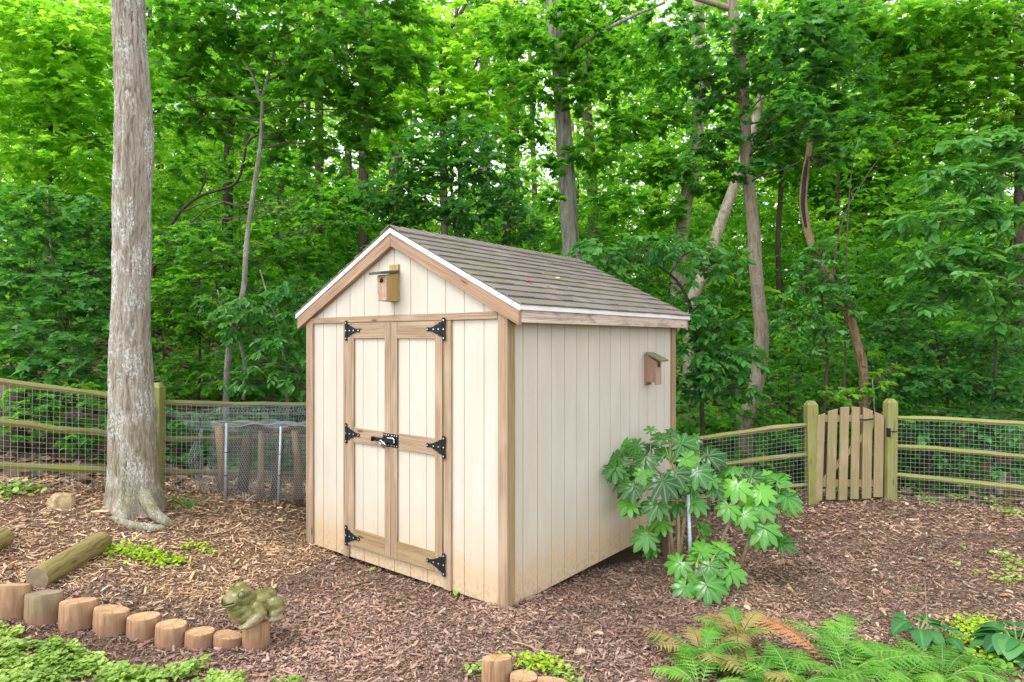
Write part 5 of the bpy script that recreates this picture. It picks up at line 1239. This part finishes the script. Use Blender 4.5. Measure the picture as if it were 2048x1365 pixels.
tree('hickory_tree', 'tall shaggy barked hickory trunk rising behind the shed roof', [[(1142, 520, 36), (1138, 440, 35), (1134, 370, 34), (1130, 300, 33), (1125, 230, 32), (1120, 160, 30), (1113, 80, 31), (1107, 0, 30), (1102, -80, 28)], [(1133, 110, 8, -.3), (1185, 75, 8, -.4), (1250, 40, 7, -.5), (1330, 5, 6, -.6)], [(1130, 130, 7), (1165, 150, 5), (1180, 110, 4)]], 14.0, M['bark_shag'],
     [(1060, 170, 13.3, .7), (1090, 90, 13.3, .6), (1150, 200, 13.4, .4), (1040, 260, 13.5, .6), (1190, 300, 13.6, .6), (1210, 170, 13.6, .6), (1230, 400, 13.2, .6), (1280, 90, 13.5, .7), (1020, 60, 13.6, .7), (1170, 60, 13.4, .5), (1250, 250, 13.8, .6), (1110, 330, 13.2, .28), (1135, 120, 13.3, .3), (1125, 20, 13.3, .4), (1100, 400, 13.2, .3)], MP, M['leaf'], .13, 27, nb=46, tint=.42, extra_up=3, limbs=False)
tree('leaning_tree', 'pale mottled trunk leaning to the right behind the grey tree', [[(1380, 625, 24), (1398, 570, 24), (1420, 510, 24), (1440, 450, 23), (1462, 390, 22), (1480, 340, 21), (1505, 260, 19), (1530, 160, 16)]], 13.5, M['bark_pale'], [(1540, 120, 13.5, .7), (1520, 200, 13.6, .5)], MP, M['leaf_lime'], .13, 28, tint=.3)
tree('mossy_tree', 'brown vine covered trunk behind the dogwood right of the roof', [[(1350, 640, 30), (1358, 560, 30), (1362, 480, 28), (1372, 400, 28), (1388, 320, 26), (1397, 220, 26), (1398, 120, 26), (1396, 0, 25), (1392, -90, 24)]], 16, M['bark_pale'],
     [(1330, 420, 15.5, .6), (1350, 330, 15.6, .7), (1420, 380, 15.8, .5), (1330, 230, 15.7, .7), (1300, 330, 15.6, .6), (1340, 130, 15.8, .8)], MP, M['leaf'], .15, 29, nb=48, tint=.5)
# dead snag behind the gate with its dark split
snag_path = [(1729, 830, 22), (1729, 770, 22), (1727, 740, 22), (1716, 695, 21), (1703, 645, 19), (1687, 602, 17), (1660, 557, 15), (1636, 522, 15), (1620, 480, 16), (1611, 440, 17), (1606, 400, 16), (1610, 358, 16), (1616, 315, 13), (1621, 275, 10), (1628, 235, 6)]
snag = tree('dead_snag', 'crooked dead brown trunk with a dark split rising right behind the garden gate', [snag_path], 9.2, M['dead'], [], MP, M['leaf'], .1, 30)
b = MB(); q = px_path([(1612, 455, 6), (1606, 415, 9), (1607, 380, 10), (1611, 340, 8), (1615, 318, 2)], 9.2 - .052); s_ = smooth_path(q, 14); b.tube(s_[:, :3], np.maximum(s_[:, 3], .004), 6); o = b.build('split', M['slot'], snag); o.location = -np.array(snag.location)
tree('whip_sapling', 'thin whip like pair of saplings leaning up beside the dead snag', [[(1690, 640, 4), (1693, 560, 4), (1694, 480, 3), (1698, 400, 3), (1705, 330, 2), (1716, 280, 2)], [(1664, 580, 4), (1672, 500, 4), (1690, 430, 3), (1722, 370, 3), (1765, 310, 2), (1812, 275, 2)]], 9.4, M['bark_mid'], [(1800, 270, 9.4, .35), (1720, 280, 9.4, .3), (1860, 260, 9.4, .35)], WD, M['leaf'], .12, 31, tint=.4, limbs=False)
tree('spice_bush', 'leafy bush wrapped around the dead snag above the garden gate', [[(1650, 800, 6), (1655, 720, 6), (1648, 640, 5), (1640, 560, 4)]], 9.0, M['bark_dark'],
     [(1645, 495, 9.0, .26), (1620, 530, 8.9, .26), (1680, 560, 8.9, .26), (1600, 570, 8.9, .25), (1645, 590, 8.8, .28), (1690, 610, 8.9, .24), (1610, 630, 8.9, .25), (1650, 660, 8.9, .24), (1580, 650, 9, .24), (1630, 700, 9, .2)], OV, M['leaf_blue'], .10, 32, 'bush', nb=66, m=7, tint=.5, droop=.4)
tree('magnolia_sapling', 'broad sapling with whorled leaves spreading in from the right edge', [[(1990, 800, 6), (1992, 700, 6), (2000, 580, 6), (2030, 460, 5), (2060, 360, 5), (2090, 260, 4)]], 8.6, M['bark_dark'],
     [(1850, 440, 8.4, .40), (1930, 420, 8.3, .42), (2010, 440, 8.2, .42), (1880, 500, 8.2, .40), (1960, 500, 8.1, .42), (2040, 520, 8, .42), (1840, 545, 8.3, .36), (1920, 560, 8.1, .38), (2000, 590, 8, .40), (1990, 350, 8.4, .42), (2045, 290, 8.4, .42), (1900, 350, 8.6, .40), (1850, 600, 8.3, .28), (2040, 640, 8, .36), (1960, 280, 8.6, .40)], OV, M['leaf_blue'], .165, 33, nb=46, m=7, tint=.62, droop=.35, flat=.4)
tree('understory_bush', 'dense low bush behind the fence right of the garden gate', [[(1900, 900, 6), (1895, 800, 6), (1880, 720, 5), (1870, 660, 4)]], 9.3, M['bark_dark'],
     [(1790, 720, 9.2, .4), (1850, 690, 9.3, .45), (1930, 690, 9.2, .45), (2010, 700, 9.1, .5), (1800, 780, 9, .4), (1870, 760, 9, .45), (1950, 760, 8.9, .45), (2020, 780, 8.7, .45), (1760, 660, 9.4, .36), (1840, 840, 8.8, .4), (1920, 850, 8.6, .4), (2010, 860, 8.4, .45), (1820, 630, 9.5, .4), (1900, 900, 8.6, .3), (1980, 920, 8.4, .34)], WD, M['leaf_blue'], .10, 34, 'bush', nb=66, m=8, tint=.36)
tree('maple_tree', 'light green maple spreading across the top right corner', [[(2036, 700, 22), (2038, 400, 21), (2040, 200, 20), (2034, 60, 18), (2030, -60, 16)]], 12.5, M['bark_dark'],
     [(1780, 60, 12, .9), (1880, 40, 12, .9), (1980, 60, 12, .9), (2060, 130, 12, .9), (1820, 150, 12.2, .8), (1920, 160, 12.1, .9), (2010, 210, 12, .8), (1760, 240, 12.5, .8), (1860, 260, 12.4, .7), (1720, 90, 12.4, .8), (1900, 330, 12.6, .6), (2080, 20, 12, .9), (1650, 20, 12.3, .8), (1990, 300, 12.6, .7)], MP, M['leaf'], .13, 35, nb=50, tint=.58)
tree('dark_sapling', 'dark leaved sapling standing behind the ridge of the shed roof', [[(915, 520, 7), (908, 450, 7), (905, 390, 6), (893, 340, 4), (880, 300, 3)], [(905, 390, 4), (935, 360, 3), (965, 330, 2)]], 11, M['bark_dark'],
     [(870, 285, 10.8, .6), (950, 280, 10.8, .6), (820, 330, 10.8, .55), (900, 350, 10.6, .55), (985, 340, 10.7, .6), (850, 400, 10.5, .5), (940, 420, 10.4, .55), (1020, 400, 10.5, .5), (800, 420, 10.6, .5), (1050, 450, 10.4, .45), (760, 380, 10.8, .5)], WD, M['leaf_blue'], .12, 36, nb=44, tint=.3, droop=.3)
tree('lime_tree', 'airy yellow green tree with bare crooked limbs above the shed ridge', [[(890, 520, 16), (886, 320, 15), (888, 230, 13), (882, 150, 11), (890, 80, 9), (925, 20, 7), (960, -50, 6)], [(870, 260, 9), (852, 190, 8), (850, 120, 6), (862, 70, 4)], [(886, 140, 6), (900, 60, 5), (930, -10, 4)], [(935, 170, 4), (960, 110, 4), (985, 70, 3)]], 17, M['bark_mid'],
     [(830, 90, 17, 1.0), (900, 60, 17.3, 1.0), (960, 120, 17, 1.0), (870, 180, 16.8, .9), (940, 220, 17, 1.0), (1000, 180, 17.2, .9), (820, 220, 17, .8), (1010, 60, 17, 1.0), (780, 150, 17.2, .9), (990, 270, 17, .8), (760, 260, 17, .8)], MP, M['leaf_lime'], .15, 37, nb=36, tint=.5)
tree('arching_tree', 'dark thin tree arching to the right behind the big tree', [[(303, 640, 12), (304, 560, 11), (316, 510, 10), (335, 465, 9), (360, 425, 8), (395, 395, 7), (440, 380, 6), (470, 368, 6), (485, 335, 6), (492, 295, 6), (510, 272, 5), (550, 265, 4), (600, 258, 3)], [(395, 395, 4), (410, 360, 5), (402, 340, 3)]], 12, M['bark_dark'], [(610, 350, 12, .55), (540, 330, 12.4, .5), (390, 330, 12.3, .5), (640, 420, 11.5, .5), (690, 400, 11.4, .5), (350, 520, 11.6, .5), (400, 470, 11.5, .45), (560, 440, 11.7, .5)], MP, M['leaf'], .12, 38, nb=46, tint=.42)
tree('understory_maple', 'low spreading maple foliage between the big tree and the pale sapling', [[(395, 830, 7), (400, 720, 7), (395, 620, 5), (400, 540, 4)]], 9.4, M['bark_dark'],
     [(345, 590, 9.3, .4), (400, 560, 9.4, .42), (430, 500, 9.5, .4), (350, 480, 9.6, .4), (340, 660, 9.1, .38), (400, 650, 9.2, .36), (370, 730, 9, .36), (420, 760, 8.8, .3), (340, 790, 8.6, .3), (540, 520, 10, .45), (590, 500, 10, .45), (640, 520, 10, .4), (650, 450, 10.3, .45), (700, 440, 10.4, .4), (555, 580, 9.6, .3)], MP, M['leaf'], .10, 39, nb=56, tint=.48)
tree('fence_bush', 'leafy bush seen through the wire of the fence left of the big tree', [[(110, 960, 5), (105, 880, 5), (100, 800, 4)]], 7.2, M['bark_dark'],
     [(30, 790, 7.0, .32), (100, 800, 7.0, .32), (170, 790, 7.1, .32), (60, 850, 6.9, .28), (130, 870, 7.0, .28), (190, 860, 7.1, .26), (150, 930, 7.0, .24), (80, 940, 6.9, .24), (200, 930, 7.1, .2), (10, 730, 7.2, .3)], WD, M['leaf'], .085, 40, 'bush', nb=80, tint=.5)
tree('fence_bush', 'leafy bush behind the darker fence between the big tree and the compost bin', [[(370, 960, 5), (372, 890, 5), (376, 830, 4)]], 7.9, M['bark_dark'],
     [(345, 840, 7.8, .24), (400, 840, 7.9, .26), (360, 900, 7.7, .24), (420, 890, 7.9, .22), (340, 930, 7.6, .2), (480, 840, 8.1, .26), (540, 850, 8.2, .25), (590, 860, 8.4, .25), (360, 950, 7.6, .16), (500, 920, 8.2, .22), (580, 930, 8.3, .2)], WD, M['leaf_blue'], .09, 41, 'bush', nb=72, tint=.4)
tree('gate_sapling', 'small bright sapling showing above the pickets of the garden gate', [[(1752, 990, 3), (1750, 850, 3), (1745, 760, 2)]], 8.7, M['bark_sap'], [(1690, 795, 8.6, .16, .2), (1665, 785, 8.6, .14, .2), (1720, 780, 8.7, .14, .2), (1755, 760, 8.7, .16, .2), (1790, 740, 8.8, .16, .1)], OV, M['leaf'], .09, 42, 'sapling', nb=110, m=6, tint=.55)
# trunks further back
def far_trunk(label, pl, Y, m='bark_dark', seed=0, grp=None):
    return tree('woodland_tree', label, [pl], Y, M[m], [(pl[-1][0] + dx, pl[-1][1] + dy, Y, 1.1) for dx, dy in ((-40, -30), (50, -20), (0, 20), (30, 60))], MP, M['leaf'], .16, seed, nb=30, tint=.5)
far_trunk('dark trunk standing between the big tree and the pale forked sapling', [(440, 740, 26), (452, 560, 24), (455, 430, 22), (458, 300, 20), (462, 160, 18)], 18, seed=50)
far_trunk('dark thin trunk just right of the bent grey tree', [(1560, 700, 12), (1559, 590, 12), (1556, 480, 11), (1562, 380, 10), (1568, 260, 9)], 17, seed=51)
far_trunk('thick dark trunk in the shade between the dead snag and the whorled sapling', [(1782, 720, 40), (1784, 590, 36), (1786, 420, 34), (1788, 260, 32), (1792, 120, 28)], 21, 'bark_mid', 52)
far_trunk('straight brown trunk seen left of the ridge of the shed', [(784, 600, 16), (786, 430, 16), (784, 340, 15), (780, 200, 14), (778, 60, 12)], 25, 'bark_mid', 53)
far_trunk('grey straight trunk above the middle of the roof', [(972, 500, 22), (970, 330, 20), (968, 180, 18), (967, 60, 17), (966, -60, 15)], 24, 'bark_shag', 54)
far_trunk('brown trunk just right of the shaggy hickory', [(1188, 640, 24), (1187, 470, 22), (1182, 330, 21), (1172, 190, 20), (1165, 60, 18)], 20, 'bark_mid', 55)
far_trunk('slim trunk in the yellow green leaves near the left edge', [(97, 700, 10), (96, 500, 10), (98, 350, 9), (100, 220, 8)], 19, seed=56)
far_trunk('slim dark trunk left of the dead snag', [(1640, 720, 10), (1650, 560, 10), (1655, 430, 9), (1652, 330, 8)], 22, seed=57)
far_trunk('slim dark trunk right of the twin whips', [(1705, 720, 14), (1712, 560, 13), (1728, 430, 12), (1745, 330, 10)], 20, seed=58)
far_trunk('slim trunk against the light between the leaning pale trunk and the bent grey tree', [(1432, 700, 12), (1436, 600, 12), (1441, 480, 11), (1447, 330, 10)], 26, seed=59)
b = MB(); gq = P(20, 1000, 7.0); gq[2] = gz(gq[0], gq[1]); b.tube([(0, 0, -.1), (0, 0, .3), (.02, 0, .75)], [.17, .145, .135], 14, jit=.03, rng=np.random.default_rng(1)); o = b.build('cut_trunk', M['bark_mid'], None, smooth=True, loc=gq); tag(o, 'thick brown cut trunk behind the fence at the left edge', 'tree stump')
b = MB(); gq = P(1985, 985, 8.9); gq[2] = gz(gq[0], gq[1]); b.tube([(-.1, 0, -.1), (0, 0, .3), (.12, 0, .85)], [.11, .09, .075], 12, jit=.03, rng=np.random.default_rng(2)); o = b.build('cut_trunk', M['bark_pale'], None, smooth=True, loc=gq); tag(o, 'pale leaning cut trunk seen through the fence at the right edge', 'tree stump')

# ---- the wood behind, one mass
def wood_mass():
    rg = np.random.default_rng(77)
    # understory
    Lf = Leaves(WIDE); b = MB()
    for k in range(620):
        y = 9.8 + 15 * rg.random() ** 1.4; x = rg.uniform(-1, 1) * (.86 * y + .5); 
        if y < yf(x) + 1.5: continue
        g = gz(x, y); r = rg.uniform(.5, 1.1); h = rg.uniform(.2, 1.0) ** 1.3 * (1.4 + .22 * (y - 10))
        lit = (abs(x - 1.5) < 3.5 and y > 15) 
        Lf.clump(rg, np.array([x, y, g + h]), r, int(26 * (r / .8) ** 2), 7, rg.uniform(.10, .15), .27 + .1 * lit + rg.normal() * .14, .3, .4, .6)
        if rg.random() < .45: b.tube([(x + rg.normal() * .1, y, g - .1), (x + rg.normal() * .12, y, g + h * .6), (x, y, g + h + .3)], [.025, .018, .008], 6)
    for k in range(190):
        y = rg.uniform(22, 46); x = rg.uniform(-.75, .9) * y; g = gz(x, y)
        Lf.clump(rg, np.array([x, y, g + rg.uniform(.3, 5.5)]), rg.uniform(1.2, 2.0), 60, 7, .11 + .0042 * y, .52 + rg.normal() * .12, .3, .4, .6)
    o = Lf.build('understory_foliage', M['leaf']); tag(o, 'dense leafy undergrowth filling the wood behind the fence', 'undergrowth', kind='stuff')
    o2 = b.build('understory_stems', M['bark_dark']); tag(o2, 'thin dark stems of the undergrowth in the wood', 'undergrowth', kind='stuff')
    # canopy of the far wood
    Lf = Leaves(DIAM); Ld = Leaves(DIAM); b = MB()
    n = 0
    for k in range(290):
        y = 16 + 48 * rg.random() ** 1.1; x = rg.uniform(-1, 1) * (.88 * y + 2); g = gz(x, y); H_ = rg.uniform(13, 21) + .05 * y; cr = rg.uniform(1.8, 3.2)
        lean = rg.normal(0, .4, 2); rt = rg.uniform(.06, .16)
        if k % 4 == 0: b.tube([(x, y, g - .2), (x + lean[0] * .4, y + lean[1] * .4, g + H_ * .4), (x + lean[0], y + lean[1], g + H_ * .95)], [rt, rt * .8, rt * .3], 8)
        nc = 18
        for q in range(nc):
            f = rg.uniform(.02, 1) ** 1.25; c = np.array([x + lean[0] * f, y + lean[1] * f, g + H_ * f]) + np.r_[rg.normal(0, cr * .55, 2), 0]
            if c[2] - CAMH > .56 * y + 1.2: continue
            sx_, sy_ = CXP + F * c[0] / c[1], HY - F * (c[2] - CAMH) / c[1]
            if 720 < sx_ < 1420 and sy_ < 400 and rg.random() < .26: continue
            T = Lf if (rg.random() < .7 and y > 20) else Ld
            T.clump(rg, c, rg.uniform(.9, 1.5), 16, 7, .17 + .0035 * y, .5 + rg.normal() * .14, .25, .4, .55)
    o = Lf.build('woodland_canopy', M['leaf_lime']); tag(o, 'bright yellow green leaves of the far wood on the slope', 'woodland', kind='stuff')
    o = Ld.build('woodland_canopy', M['leaf']); tag(o, 'mid green leaves of the far wood on the slope', 'woodland', kind='stuff')
    o = b.build('woodland_trunks', M['bark_mid'], None, smooth=True); tag(o, 'many slim far trunks in the wood on the slope', 'woodland', kind='stuff')
wood_mass()
def forest_floor_plants():
    Lf = Leaves(WIDE); rg = np.random.default_rng(5); n = 2600
    y = rg.uniform(7.5, 26, n); x = rg.uniform(-1, 1, n) * (.85 * y + .5); k = (y > yf(x) + .5) & (fbm(x * .7, y * .7, seed=3) > -.15); x, y = x[k], y[k]; z = ground(x, y)
    for i in range(len(x)): Lf.clump(rg, np.array([x[i], y[i], z[i] + .12]), .16 + .008 * y[i], 4, 4, .075 + .003 * y[i], .30, .3, .4, .5)
    o = Lf.build('woodland_groundcover', M['leaf']); tag(o, 'low green plants covering the woodland floor beyond the fence', 'ground cover', kind='stuff')
forest_floor_plants()
